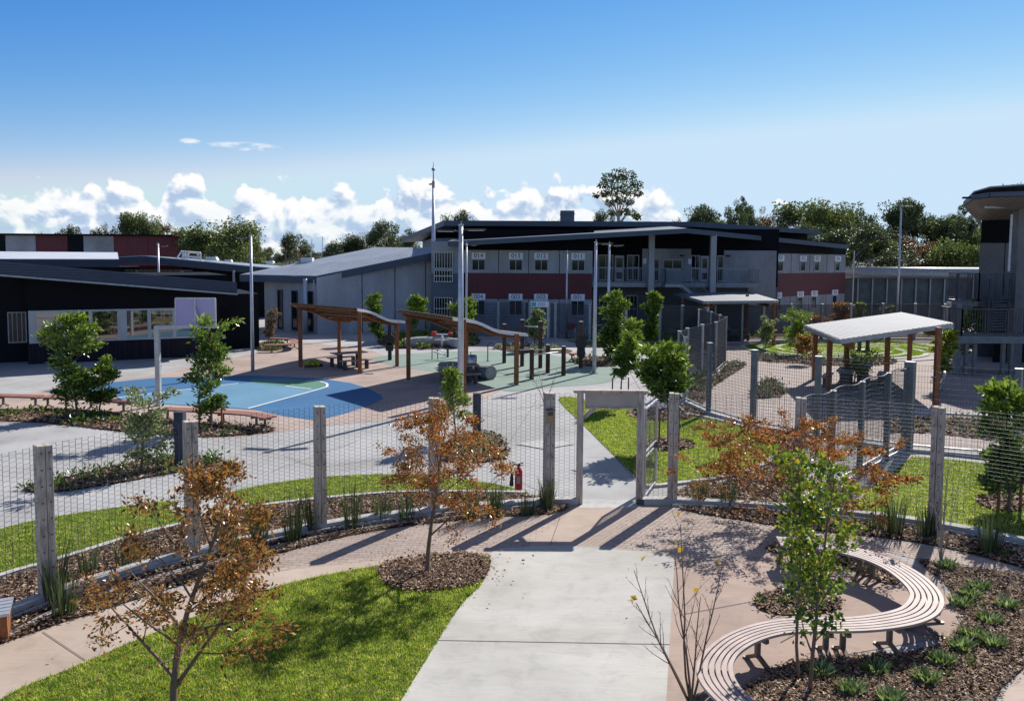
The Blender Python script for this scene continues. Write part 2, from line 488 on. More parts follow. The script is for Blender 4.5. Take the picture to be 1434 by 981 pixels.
def brick_mat(name, c1, c2, mortar, sx, sy, rot):
    m, nt, b = new_mat(name)
    v = coords(nt, 'Position')
    mp = nt.nodes.new('ShaderNodeMapping'); mp.inputs['Rotation'].default_value = (0, 0, rot); lnk(nt, v, mp.inputs['Vector'])
    br = nt.nodes.new('ShaderNodeTexBrick'); lnk(nt, mp.outputs[0], br.inputs['Vector'])
    br.inputs['Color1'].default_value = (*c1, 1); br.inputs['Color2'].default_value = (*c2, 1); br.inputs['Mortar'].default_value = (*mortar, 1)
    br.inputs['Scale'].default_value = 1; br.inputs['Mortar Size'].default_value = .006; br.inputs['Mortar Smooth'].default_value = .3
    br.inputs['Brick Width'].default_value = sx; br.inputs['Row Height'].default_value = sy; br.inputs['Bias'].default_value = 0
    n1 = noise(nt, v, .9, 6, .6); r = ramp(nt, n1.outputs['Fac'], [(.3, (.82,) * 3), (.7, (1.05,) * 3)])
    lnk(nt, mixc(nt, br.outputs['Color'], r.outputs['Color'], 1, 'MULTIPLY'), b.inputs['Base Color'])
    b.inputs['Roughness'].default_value = .9; b.inputs['Specular IOR Level'].default_value = .25
    iv = nt.nodes.new('ShaderNodeMath'); iv.operation = 'SUBTRACT'; iv.inputs[0].default_value = 1; lnk(nt, br.outputs['Fac'], iv.inputs[1])
    bumpn(nt, iv.outputs[0], .5, .01, b)
    return m
K['paver'] = brick_mat('brick_paver', (.44, .36, .31), (.36, .29, .25), (.20, .17, .15), .23, .115, R(4))
K['mulch'] = island_mat('bark_chip', [(0, (.05, .028, .018)), (.35, (.14, .085, .052)), (.7, (.28, .185, .12)), (.9, (.42, .31, .22)), (1, (.60, .49, .38))], .9, 0, .2)
K['grass'] = island_mat('grass_blade', [(0, (.13, .24, .016)), (.4, (.28, .46, .026)), (.75, (.43, .60, .06)), (.93, (.60, .62, .18)), (1, (.62, .54, .32))], .55, .55, .3, patch=((.45, .52, .48), (1.42, 1.16, 1.5), 5.5))
K['limegrass'] = island_mat('lime_grass_blade', [(0, (.16, .28, .012)), (.6, (.30, .44, .02)), (1, (.42, .50, .06))], .55, .42, .3)
def timber(name, a, b_, rough=.85, scale=1, kind='Object', knots=1.0):
    m, nt, b = new_mat(name)
    v = coords(nt, kind, (14 * scale, 14 * scale, 1.1 * scale))
    n1 = noise(nt, v, 2.4, 8, .65, .4)
    v2 = coords(nt, kind, (5, 5, 2)); n2 = noise(nt, v2, 1.6, 4, .6)
    r = ramp(nt, n1.outputs['Fac'], [(.28, a), (.5, [(p + q) / 2 for p, q in zip(a, b_)]), (.72, b_)])
    r2 = ramp(nt, n2.outputs['Fac'], [(.3, (1 - .45 * knots,) * 3), (.55, (1, 1, 1))])
    lnk(nt, mixc(nt, r.outputs['Color'], r2.outputs['Color'], 1, 'MULTIPLY'), b.inputs['Base Color'])
    b.inputs['Roughness'].default_value = rough; b.inputs['Specular IOR Level'].default_value = .25
    bumpn(nt, n1.outputs['Fac'], .6, .012, b)
    return m
K['greytimber'] = timber('weathered_timber', (.30, .255, .21), (.66, .58, .50))
K['rusttimber'] = timber('oiled_timber', (.15, .055, .022), (.34, .14, .06), .6)
K['darktimber'] = timber('dark_timber', (.05, .026, .018), (.12, .065, .045), .7)
K['slat'] = mat('bench_slat', (.40, .32, .295), .6, .22, 3, fine=.2, spec=.25)
K['redslat'] = mat('bench_red_slat', (.36, .17, .12), .5, .18, 3, fine=.15)
K['steeldark'] = mat('dark_steel', (.075, .075, .08), .5, .2, 6, .3)
K['castleg'] = mat('bench_casting', (.16, .125, .10), .55, .2, 8, .3)
K['galv'] = mat('galvanised_steel', (.48, .50, .52), .42, .16, 7, .55, spec=.5)
K['galvdull'] = mat('dull_galvanised_steel', (.30, .32, .335), .5, .2, 5, .5)
K['fencesteel'] = mat('grey_fence_steel', (.15, .175, .19), .5, .2, 4, .4)
K['darkwire'] = mat('dark_mesh_wire', (.055, .06, .068), .6, .2, 6, .2, spec=.2)
K['wire'] = mat('mesh_wire', (.10, .105, .11), .5, .15, 6, .5)
K['pole'] = mat('pole_steel', (.50, .51, .54), .4, .12, 4, .4)
K['stainless'] = mat('brushed_stainless', (.50, .43, .38), .3, .12, 9, .9)
K['black'] = mat('black_plastic', (.018, .018, .02), .5, .2, 6)
K['white'] = mat('white_paint', (.72, .73, .74), .45, .06, 3)
K['signwhite'] = mat('sign_white', (.88, .89, .90), .5, .04, 3)
K['letter'] = mat('lettering_blue', (.02, .025, .07), .5, .1, 3)
K['red'] = mat('red_paint', (.55, .02, .03), .4, .15, 4)
K['signred'] = mat('red_play_panel', (.50, .03, .05), .45, .12, 4)
K['teal'] = mat('teal_sign', (.06, .45, .50), .5, .08, 4)
K['yellow'] = mat('yellow_canvas', (.42, .44, .03), .7, .3, 9, bump=.4)
K['conc'] = mat('wall_concrete', (.36, .365, .37), .85, .28, .45, bump=.15, stretch=(1, 1, .45), fine=.18)
K['concpale'] = mat('wall_concrete_pale', (.43, .43, .425), .85, .22, .6, bump=.15, stretch=(1, 1, .45), fine=.15)
K['conclog'] = mat('cast_concrete', (.33, .33, .335), .85, .22, 2.5, bump=.35, fine=.2)
K['maroon'] = lined('maroon_cladding', (.135, .022, .024), 'X', .3, .2, .6, dark=.8)
K['blackclad'] = lined('black_cladding', (.008, .009, .012), 'Z', .09, .5, .75, dark=.5); K['blackclad'].node_tree.nodes['Principled BSDF'].inputs['Specular IOR Level'].default_value = .12
K['blackpanel'] = mat('black_panel', (.010, .011, .014), .7, .2, 1, spec=.12)
K['bluegrey'] = mat('blue_grey_panel', (.11, .13, .155), .6, .12, .8)
K['darkbrick'] = brick_mat('dark_brick', (.024, .020, .027), (.016, .014, .020), (.010, .010, .012), .24, .09, 0)
K['fascia'] = lined('blue_grey_fascia', (.035, .048, .075), 'Z', .13, .4, .5, .1, dark=.6)
K['fasciagrey'] = mat('grey_fascia', (.075, .095, .125), .5, .12, .8, .2)
K['roofsheet'] = lined('corrugated_roof', (.27, .31, .37), 'X', .22, .6, .6, 0, dark=.62); K['roofsheet'].node_tree.nodes['Principled BSDF'].inputs['Specular IOR Level'].default_value = .15
K['shelterroof'] = lined('shelter_iron', (.145, .17, .21), 'X', .22, .6, .65, 0, dark=.6); K['shelterroof'].node_tree.nodes['Principled BSDF'].inputs['Specular IOR Level'].default_value = .15
K['concdark'] = mat('dark_wall_concrete', (.20, .195, .195), .85, .25, .5, bump=.15, fine=.2)
K['meshgrey'] = mat('mesh_infill', (.10, .115, .115), .7, .3, 1.2, spec=.2)
K['whiteroof'] = lined('white_roof', (.50, .52, .56), 'X', .22, .3, .5, 0, dark=.9)
K['silverroof'] = mat('silver_roof', (.34, .37, .41), .42, .06, .5, .3)
K['soffit'] = lined('ribbed_soffit', (.20, .17, .145), 'X', .42, .8, .6, dark=.25)
K['frame'] = mat('window_frame', (.40, .41, .42), .45, .08, 3, .2)
def glass_mat(name, col, rough):
    m, nt, b = new_mat(name)
    n1 = noise(nt, coords(nt), .7, 3, .5)
    r = ramp(nt, n1.outputs['Fac'], [(.3, [c * .6 for c in col]), (.7, [c * 1.4 for c in col])]); lnk(nt, r.outputs['Color'], b.inputs['Base Color'])
    b.inputs['Roughness'].default_value = rough; b.inputs['Specular IOR Level'].default_value = .4; b.inputs['IOR'].default_value = 1.45
    return m
K['glass'] = glass_mat('dark_glass', (.012, .016, .02), .06)
K['mirrorglass'] = glass_mat('reflective_glass', (.02, .025, .025), .02)
K['mirrorglass'].node_tree.nodes['Principled BSDF'].inputs['Metallic'].default_value = 0.0
K['mirrorglass'].node_tree.nodes['Principled BSDF'].inputs['IOR'].default_value = 3.2
K['lilac'] = mat('backboard_lilac', (.44, .38, .58), .5, .05, 2)
K['trunk'] = mat('bark', (.17, .115, .08), .85, .3, 9, stretch=(1, 1, .3))
K['palebark'] = mat('pale_bark', (.30, .26, .22), .8, .25, 4, stretch=(1, 1, .3))
K['rust_leaf'] = island_mat('rust_leaf', [(0, (.05, .022, .012)), (.18, (.16, .06, .018)), (.42, (.40, .15, .035)), (.65, (.52, .19, .05)), (.78, (.50, .30, .06)), (.9, (.20, .20, .035)), (1, (.58, .17, .09))], .32, .42, .5)
K['olive_leaf'] = island_mat('bronze_leaf', [(0, (.05, .04, .012)), (.22, (.14, .075, .02)), (.5, (.33, .16, .035)), (.7, (.42, .25, .05)), (.86, (.15, .14, .03)), (1, (.52, .32, .09))], .32, .4, .5)
K['lime_leaf'] = island_mat('lime_leaf', [(0, (.05, .10, .012)), (.4, (.13, .21, .018)), (.8, (.25, .34, .03)), (1, (.46, .34, .03))], .4, .45, .4)
K['green_leaf'] = island_mat('glossy_leaf', [(0, (.018, .045, .01)), (.35, (.05, .11, .016)), (.7, (.11, .20, .025)), (.9, (.20, .28, .03)), (1, (.32, .35, .05))], .28, .35, .6)
K['fresh_leaf'] = island_mat('fresh_leaf', [(0, (.07, .13, .016)), (.5, (.16, .26, .026)), (1, (.32, .38, .05))], .3, .4, .5)
K['pale_leaf'] = island_mat('pale_leaf', [(0, (.09, .13, .05)), (.5, (.20, .25, .10)), (1, (.36, .38, .18))], .4, .4, .4)
K['euc_leaf'] = island_mat('gum_leaf', [(0, (.022, .04, .014)), (.5, (.06, .09, .028)), (.85, (.11, .14, .045)), (1, (.18, .19, .06))], .45, .35, .5)
K['euc_brown'] = island_mat('russet_gum_leaf', [(0, (.05, .035, .015)), (.5, (.13, .085, .035)), (1, (.26, .15, .05))], .45, .35, .5)
K['euc_light'] = island_mat('light_gum_leaf', [(0, (.045, .075, .02)), (.5, (.11, .15, .035)), (1, (.22, .25, .07))], .45, .4, .5)
K['sedge'] = island_mat('sedge_blade', [(0, (.03, .055, .02)), (.6, (.08, .12, .04)), (1, (.16, .18, .07))], .5, .3, .4)
K['clump_leaf'] = island_mat('clump_leaf', [(0, (.07, .12, .03)), (.5, (.20, .29, .08)), (.85, (.34, .43, .16)), (1, (.60, .64, .40))], .35, .3, .6)
K['silver_leaf'] = island_mat('silver_leaf', [(0, (.06, .075, .045)), (.6, (.14, .17, .10)), (1, (.28, .30, .19))], .5, .25, .4)
K['brown_leaf'] = island_mat('dry_leaf', [(0, (.10, .07, .04)), (.6, (.22, .16, .10)), (1, (.36, .29, .18))], .6, .25, .3)
K['yellow_leaf'] = island_mat('yellow_leaf', [(0, (.48, .27, .02)), (1, (.60, .38, .03))], .5, .4, .3)
# ------------------------------------------------------------------ ground
def big(name, x0, x1, y0, y1, z, m):
    return sheet(name, [(x0, y0), (x1, y0), (x1, y1), (x0, y1)], z, m)
big('terrain', -3000, 3000, -3000, 4500, -.03, K['terrain'])
big('plaza', -70, 70, -12, 100, 0, K['plaza'])
L = .004
court = gp([(30, 552), (75, 543), (200, 528), (340, 498), (420, 478), (520, 490), (560, 507), (640, 520), (705, 545), (690, 553), (640, 577), (560, 587), (500, 592), (450, 597), (400, 604), (340, 612), (300, 614), (230, 606), (150, 600), (60, 594), (-60, 588), (-160, 575), (-60, 556)])
sheet('tan_court', court, L, K['tan'])
soft = gp([(520, 502), (560, 496), (640, 492), (730, 493), (800, 501), (850, 510), (868, 521), (860, 532), (830, 538), (760, 543), (706, 547), (640, 526), (560, 514)], 0, 5)
sheet('softfall', soft, 2 * L, K['softfall'])
blue = gp([(60, 548), (140, 537), (218, 529), (300, 526.5), (360, 525.5), (448, 530), (490, 536), (516, 544), (533, 553), (537, 558), (520, 566), (490, 577), (460, 585), (438, 588), (400, 583), (360, 574), (300, 570), (228, 566), (150, 558), (90, 552)])
sheet('court_surface', blue, 3 * L, K['blue'])
sheet('court_half', gp([(150, 557), (173, 556), (334, 537), (400, 531.5), (452, 534), (462, 542), (448, 545), (347, 572.5), (300, 569.5), (228, 565.5)]), 4 * L, K['lightblue'])
sheet('court_key', gp([(345, 532), (400, 531), (452, 533.6), (459, 538), (452, 544), (430, 544.5), (400, 541), (360, 537)]), 5 * L, K['keygreen'])
mk = MB()
ribbon(mk, gp([(347, 572.5), (448, 545), (458, 540), (457, 537), (448, 534.5)], 0, 4, False), .09, 6 * L, 6 * L + .002)
ribbon(mk, gp([(100, 565), (173, 556), (334, 537)], 0, 0, False), .09, 6 * L, 6 * L + .002)
ribbon(mk, gp([(400, 541), (436, 545)], 0, 0, False), .09, 6 * L, 6 * L + .002)
structure(mk, 'court_lines', K['line'])

# near paths
sheet('brick_paving', gp([(150, 905), (200, 850), (286, 806), (420, 762), (560, 732), (690, 720), (800, 706), (950, 706), (1000, 718), (1100, 734), (1210, 748), (1310, 766), (1500, 806), (1600, 850), (1480, 840), (1330, 795), (1225, 768), (1100, 757), (1060, 785), (950, 779), (840, 769), (690, 771), (560, 783), (420, 797), (285, 818), (200, 862)]), L, K['paver'])
sheet('tan_footpath', gp([(-160, 1050), (-120, 960), (0, 902), (100, 868), (200, 840), (286, 817), (420, 796), (560, 782), (690, 770), (700, 790), (560, 800), (400, 830), (300, 865), (200, 905), (100, 950), (0, 1000), (-60, 1060)]), 1.6 * L, K['pinktan'])
sheet('gate_threshold', gp([(735, 768), (800, 716), (806, 709), (893, 709), (860, 740), (850, 769)]), 1.3 * L, K['pinktan'])
sheet('tan_plaza', gp([(928, 1060), (936, 860), (944, 778), (1000, 782), (1060, 785), (1085, 758), (1150, 757), (1230, 770), (1300, 800), (1345, 850), (1335, 890), (1250, 905), (1110, 930), (1060, 950), (1010, 1060)]), 2 * L, K['plazatan'])
sheet('main_path', gp([(500, 1080), (562, 981), (690, 772), (700, 768), (770, 764), (850, 766), (945, 778), (940, 860), (933, 981), (930, 1080)]), 3 * L, K['path'])
sheet('gate_sill', gp([(811, 711), (815, 699), (892, 699), (899, 711)]), 1.7 * L, K['kerb'])
jt = MB()
for a, b in (((606, 897), (938, 903)), ((862, 640), (905, 690)), ((822, 640), (900, 642)), ((818, 668), (895, 668)), ((350, 838), (300, 808)), ((120, 925), (60, 885)),
             ((1093, 900), (1165, 862)), ((1165, 830), (1205, 805)), ((960, 860), (1056, 842)), ((0, 640), (160, 614)), ((0, 700), (110, 672)), ((560, 612), (610, 655)), ((700, 585), (640, 575)), ((752, 560), (700, 640)), ((880, 520), (1000, 520)), ((690, 470), (780, 480)), ((870, 500), (905, 560)), ((30, 560), (150, 520)), ((230, 520), (330, 495)), ((420, 478), (380, 500)), ((700, 660), (760, 690)), ((400, 640), (445, 655)), ((450, 655), (610, 630)), ((380, 660), (500, 618)), ((560, 655), (700, 600)), ((880, 540), (960, 500)), ((790, 708), (770, 765))):
    ribbon(jt, [G(*a), G(*b)], .012, 4 * L, 4 * L + .001)
structure(jt, 'path_joints', K['joint'])
# pale square access covers set in the paving
def cover(name, pxs): sheet(name, gp(pxs), 5 * L, K['kerb'])
cover('concrete_pad', [(234, 712), (300, 697), (352, 706), (275, 731)])
cover('paving_pad', [(722, 622), (765, 615), (806, 622), (762, 629)])

lawn_masks = []
def lawn(pxs, name, n=5, z=.012, m=None):
    w = gp(pxs, 0, n); sheet(name, w, z, m or K['lawnsoil']); return w
near_lawn = lawn([(-60, 1075), (0, 981), (100, 936), (200, 893), (300, 853), (400, 818), (500, 797), (540, 791), (600, 778), (682, 779), (676, 815), (640, 855), (562, 981), (500, 1085), (200, 1120)], 'lawn', 4)
strip_lawn_a = lawn([(-60, 765), (0, 741), (75, 724), (200, 706), (250, 702), (235, 712), (276, 729), (200, 747), (75, 786), (0, 806), (-60, 830)], 'lawn', 3)
strip_lawn_b = lawn([(318, 694), (352, 682), (450, 668), (560, 664), (650, 671), (735, 687), (720, 692), (650, 688), (560, 689), (450, 698), (360, 710), (345, 704)], 'lawn', 3)
gate_lawn = lawn([(782, 560), (800, 556), (830, 562), (890, 572), (950, 580), (1000, 589), (1050, 602), (1078, 618), (1086, 632), (1078, 645), (1050, 658), (1010, 668), (940, 678), (905, 681), (888, 665), (850, 628), (818, 596)], 'lawn', 3)
right_lawn = lawn([(1150, 735), (1200, 705), (1256, 642), (1300, 641), (1434, 657), (1560, 680), (1620, 790), (1434, 757), (1300, 737), (1235, 724)], 'lawn', 2)
far_lawn = lawn([(786, 474), (840, 470), (930, 466), (960, 469), (972, 475), (955, 486), (915, 496), (880, 490), (830, 484)], 'lawn', 4)
maze = lawn([(1042, 489), (1060, 481), (1110, 477), (1180, 475.5), (1250, 478), (1300, 484), (1310, 490), (1290, 497), (1230, 501), (1160, 501), (1090, 497)], 'lawn', 4, .012)
court_r = gp([(950, 560), (985, 520), (1015, 508), (1010, 480), (1020, 468), (1100, 464), (1340, 464), (1480, 480), (1600, 560), (1500, 660), (1270, 634), (1143, 615), (1054, 599), (992, 580)])
sheet('courtyard_paving', court_r, L, K['courtyard'])
sheet('maze_centre', gp([(1110, 490), (1150, 486), (1200, 487), (1215, 490), (1190, 494), (1140, 494)], 0, 4), .02, K['courtyard'])
mz = MB()
c0 = (G(1042, 489) + G(1310, 490)) / 2
rx = (G(1310, 490) - G(1042, 489)).length / 2
ry = (G(1180, 475.5) - G(1180, 501.5)).length / 2
for f in (.97, .80, .62, .46):
    for a0, a1 in ((20, 160), (200, 340), (-14, 14), (168, 192)) if f < .9 else ((0, 360),):
        ribbon(mz, [c0 + Vector((rx * f * math.cos(R(a)), ry * f * math.sin(R(a)), 0)) for a in range(a0, a1 + 1, 6)], .34, .013, .05)
structure(mz, 'maze_edging', K['kerb'])

# garden beds
beds = {}
def bed(key, pxs, n=4, z=.02):
    w = gp(pxs, 0, n); sheet('mulch_bed', w, z + .0006 * len(beds), K['soil']); beds[key] = w; return w
bed('ellipse', [(530, 798), (548, 787), (600, 779), (650, 776), (680, 782), (686, 795), (676, 812), (640, 824), (590, 829), (545, 822)], 4, .03)
bed('fence_in', [(-70, 838), (0, 812), (75, 790), (200, 750), (275, 733), (352, 714), (450, 701), (560, 692), (650, 692), (735, 694), (800, 700), (800, 706), (768, 707), (690, 716), (608, 724), (520, 735), (449, 748), (360, 768), (270, 790), (160, 822), (67, 855), (-60, 915)], 2, .016)
bed('fence_out', [(-60, 935), (67, 862), (160, 828), (270, 796), (360, 774), (449, 752), (520, 739), (608, 727), (690, 719), (768, 709), (797, 710), (770, 720), (690, 724), (620, 731), (560, 738), (490, 750), (420, 767), (340, 790), (286, 809), (200, 836), (100, 868), (0, 903), (-60, 945)], 2, .016)
bed('gate_right', [(945, 700), (960, 684), (1010, 676), (1060, 662), (1090, 640), (1088, 622), (1060, 602), (1000, 586), (960, 574), (955, 566), (990, 582), (1054, 601), (1110, 610), (1118, 640), (1120, 714), (1040, 709)], 2, .016)
bed('right_out', [(955, 711), (1040, 714), (1118, 722), (1210, 732), (1308, 745), (1400, 762), (1560, 800), (1560, 830), (1434, 796), (1330, 768), (1230, 752), (1130, 742), (1010, 724), (965, 716)], 2, .016)
bed('right_garden', [(1060, 955), (1110, 928), (1200, 918), (1290, 912), (1338, 885), (1346, 850), (1318, 812), (1285, 785), (1330, 792), (1434, 806), (1600, 850), (1600, 920), (1434, 935), (1385, 1000), (1340, 1060), (1010, 1060), (1030, 985)], 2, .018)
bed('bench_ring', [(1057, 842), (1070, 831), (1110, 826), (1160, 831), (1180, 845), (1160, 858), (1100, 862), (1065, 855)], 3, .02)
bed('bench_back', [(1072, 768), (1090, 762), (1150, 770), (1200, 781), (1235, 797), (1262, 815), (1240, 818), (1200, 800), (1140, 783), (1085, 775)], 2, .02)
sheet('corner_path', gp([(1385, 1000), (1434, 937), (1600, 920), (1600, 1060), (1340, 1060)]), .024, K['pinktan'])
bed('court_bed', [(-60, 576), (0, 577), (60, 573), (150, 577), (240, 588), (300, 594), (378, 600), (374, 606), (300, 612), (230, 609), (150, 602), (60, 592), (-60, 586)], 2)
bed('island', [(33, 686), (60, 676), (120, 663), (180, 649), (240, 640), (300, 641), (312, 646), (300, 653), (250, 661), (150, 679), (70, 690)], 3)
bed('shrub_bed', [(610, 640), (640, 612), (690, 607), (708, 625), (711, 640), (690, 646), (640, 648)], 3)
bed('lawn_ring_a', [(880, 578), (910, 573), (960, 577), (970, 585), (930, 590), (890, 586)], 3)
bed('lawn_ring_b', [(905, 622), (930, 614), (965, 619), (972, 627), (940, 632), (912, 630)], 3)
bed('green_bed', [(690, 487), (730, 483), (790, 488), (798, 494), (730, 494)], 2)
bed('bench_bed', [(800, 503), (830, 500), (865, 503), (862, 513), (815, 512)], 2)
bed('far_bed', [(528, 478), (560, 467), (620, 464), (660, 470), (672, 480), (640, 487), (560, 488)], 3)
bed('court_left', [(955, 560), (985, 530), (1035, 508), (1042, 514), (1000, 540), (985, 566), (975, 572)], 2)
bed('court_mid', [(1054, 545), (1070, 533), (1085, 532), (1100, 551), (1080, 557), (1056, 557)], 2)
bed('maze_front', [(1058, 504), (1100, 508), (1180, 512), (1250, 510), (1245, 503), (1160, 503), (1090, 499), (1058, 496)], 2)
bed('fence_far', [(1006, 471), (1100, 466), (1340, 468), (1340, 473), (1180, 471), (1100, 471), (1010, 476)], 2)
bed('court_right', [(1244, 588), (1300, 585), (1400, 590), (1460, 600), (1460, 622), (1400, 618), (1300, 606), (1244, 606)], 2)
bed('court_left_small', [(1000, 512), (1030, 505), (1040, 512), (1015, 516)], 2)
bed('right_ring', [(1370, 700), (1400, 693), (1460, 697), (1470, 708), (1420, 716), (1380, 712)], 3)
bed('left_far_bench', [(358, 484), (372, 478), (392, 478), (400, 486), (385, 491), (362, 491)], 3)

kb = MB()
def kerb(pxs, w=.13, h=.06, n=4):
    ribbon(kb, resample(gp(pxs, 0, n, False), step=.35), w, .0, h)
kerb([(-60, 834), (0, 808), (75, 787), (200, 748.5), (275, 731), (352, 712), (450, 699.5), (560, 690.5), (650, 690), (735, 691)])
kerb([(905, 682), (940, 679), (1010, 669.5), (1050, 659), (1079, 645), (1087, 632), (1079, 617), (1050, 601), (1000, 587.5), (950, 578), (918, 572)], .16)
kerb([(690, 554), (640, 578), (560, 588)], .06, .02)
kerb([(1257, 640), (1300, 640), (1434, 655), (1560, 680)], .3, .03)
kerb([(1240, 577), (1300, 578), (1385, 583)], .35, .06)
kerb([(1118, 722), (1190, 690), (1262, 640)], .5, .04)
structure(kb, 'kerb', K['kerb'])
big_hill = MB()
hx = np.linspace(-2600, 2600, 60)
top = [(x, 3600 + 60 * math.sin(x * .004), 46 + 30 * math.sin(x * .0021 + 1) + 16 * math.sin(x * .0063)) for x in hx]
n = len(top)
big_hill.add([(x, y - 900, -2) for x, y, z in top] + top + [(x, y + 500, -2) for x, y, z in top],
             [(i, i + 1, n + i + 1, n + i) for i in range(n - 1)] + [(n + i, n + i + 1, 2 * n + i + 1, 2 * n + i) for i in range(n - 1)])
structure(big_hill, 'hills', K['hill'], True)

# grass blades and bark chips
def blades(name, poly, dens, h, w, m, holes=(), z=.012):
    x, y = scatter(poly, dens, holes); n = len(x)
    if n == 0: return
    x = x + nr.normal(0, .018, n); y = y + nr.normal(0, .018, n)
    a = nr.uniform(0, 2 * np.pi, n); hh = h * nr.uniform(.45, 1.25, n); ww = w * nr.uniform(.7, 1.3, n)
    la = nr.uniform(0, 2 * np.pi, n); ll = hh * nr.uniform(.15, 1.0, n)
    V = np.zeros((n, 3, 3))
    dx, dy = np.cos(a) * ww / 2, np.sin(a) * ww / 2
    V[:, 0] = np.stack([x - dx, y - dy, np.full(n, z)], 1)
    V[:, 1] = np.stack([x + dx, y + dy, np.full(n, z)], 1)
    V[:, 2] = np.stack([x + np.cos(la) * ll, y + np.sin(la) * ll, z + hh], 1)
    tag(bulk(name, V, [(0, 1, 2)], m), kind='stuff')
blades('grass', near_lawn, 5200, .032, .010, K['grass'], [beds['ellipse']])
blades('grass', near_lawn, 650, .065, .011, K['grass'], [beds['ellipse']])
blades('grass', strip_lawn_a, 2200, .035, .014, K['grass'])
blades('grass', strip_lawn_b, 2200, .035, .014, K['grass'])
blades('grass', gate_lawn, 1900, .038, .016, K['grass'], [beds['lawn_ring_a'], beds['lawn_ring_b']])
blades('grass', right_lawn, 1900, .038, .016, K['grass'], [beds['right_ring']])
blades('grass', gate_lawn, 160, .085, .018, K['grass'], [beds['lawn_ring_a'], beds['lawn_ring_b']])
blades('grass', right_lawn, 160, .085, .018, K['grass'], [beds['right_ring']])
blades('grass', far_lawn, 220, .07, .05, K['limegrass'])
blades('grass', maze, 160, .07, .06, K['limegrass'])
def chips(poly, dens, size, z):
    x, y = scatter(poly, dens); n = len(x)
    if n == 0: return
    x = x + nr.normal(0, .045, n); y = y + nr.normal(0, .045, n)
    a = nr.uniform(0, 2 * np.pi, n); l = size * nr.uniform(.5, 1.5, n); w = l * nr.uniform(.25, .6, n)
    tz = nr.normal(0, .13, n) * l; tw = nr.normal(0, .2, n) * w
    ux, uy = np.cos(a) * l / 2, np.sin(a) * l / 2; vx, vy = -np.sin(a) * w / 2, np.cos(a) * w / 2
    zz = z + .016 + np.abs(tz) + np.abs(tw) + nr.uniform(0, .018, n)
    V = np.zeros((n, 4, 3))
    for k, (s, t) in enumerate(((-1, -1), (1, -1), (1, 1), (-1, 1))):
        V[:, k] = np.stack([x + s * ux + t * vx, y + s * uy + t * vy, zz + s * tz + t * tw], 1)
    tag(bulk('bark_mulch', V, [(0, 1, 2, 3)], K['mulch']), kind='stuff')
for key, d, s in (('ellipse', 3000, .034), ('fence_in', 1200, .044), ('fence_out', 1500, .04), ('gate_right', 700, .058), ('right_out', 1000, .05), ('right_garden', 2800, .034),
                  ('bench_ring', 900, .055), ('bench_back', 900, .055), ('court_bed', 380, .075), ('island', 500, .065), ('shrub_bed', 350, .09), ('lawn_ring_a', 350, .09), ('lawn_ring_b', 400, .09),
                  ('court_left', 200, .1), ('court_mid', 200, .1), ('court_right', 250, .1), ('right_ring', 500, .08), ('far_bed', 90, .14), ('bench_bed', 120, .12), ('maze_front', 100, .13)):
    chips(beds[key], d, s, .02 if key != 'ellipse' else .03)
# ------------------------------------------------------------------ buildings
def unit(a, b):
    v = Vector((b[0] - a[0], b[1] - a[1])); v.normalize(); return v
def window(root, O, u, n, a0, a1, z0, z1, cols=2, fm=None, gm=None, t=.07, rail=None, name='window'):
    f = MB()
    f.obox(O, u, n, a0, a0 + t, z0, z1, .002, .07); f.obox(O, u, n, a1 - t, a1, z0, z1, .002, .07)
    f.obox(O, u, n, a0 + t, a1 - t, z0, z0 + t, .002, .069); f.obox(O, u, n, a0 + t, a1 - t, z1 - t, z1, .002, .069)
    for k in range(1, cols):
        a = a0 + (a1 - a0) * k / cols
        f.obox(O, u, n, a - t / 3, a + t / 3, z0 + t, z1 - t, .003, .06)
    if rail: f.obox(O, u, n, a0 + t, a1 - t, rail - .03, rail + .03, .004, .062)
    w = f.build(name, fm or K['frame'], root, world=True)
    p = MB(); p.obox(O, u, n, a0 + t, a1 - t, z0 + t, z1 - t, .001, .02)
    p.build('pane', gm or K['glass'], w, world=True)
    return w
def lettering(txt, size, m, parent, origin, u, n, extr=.004):
    cu = bpy.data.curves.new('lettering', 'FONT'); cu.body = txt; cu.size = size; cu.align_x = 'CENTER'; cu.align_y = 'CENTER'; cu.extrude = extr; cu.offset = .0
    tmp = bpy.data.objects.new('tmp', cu); COL.objects.link(tmp)
    bpy.context.view_layer.update()
    me = bpy.data.meshes.new_from_object(tmp.evaluated_get(bpy.context.evaluated_depsgraph_get()))
    bpy.data.objects.remove(tmp)
    me.materials.clear(); me.materials.append(m)
    X = Vector((u[0], u[1], 0)); Z = Vector((0, 0, 1)); N = Vector((n[0], n[1], 0))
    L0 = Vector((0, 0, 0)); q = parent
    while q is not None: L0 = L0 + q.location; q = q.parent
    o = Vector(origin) - L0
    me.transform(Matrix(((X.x, Z.x, N.x, o.x), (X.y, Z.y, N.y, o.y), (X.z, Z.z, N.z, o.z), (0, 0, 0, 1))))
    ob = bpy.data.objects.new('lettering', me); COL.objects.link(ob); ob.parent = parent
    return ob
def numsign(root, O, u, n, ac, w, z0, z1, txt):
    s = MB(); s.obox(O, u, n, ac - w / 2, ac + w / 2, z0, z1, .002, .08)
    so = s.build('number_sign', K['signwhite'], root, world=True)
    zc = (z0 + z1) / 2; off = .085
    lettering(txt, (z1 - z0) * .98, K['letter'], so, (O[0] + u[0] * ac + n[0] * off, O[1] + u[1] * ac + n[1] * off, zc), u, n)
    return so
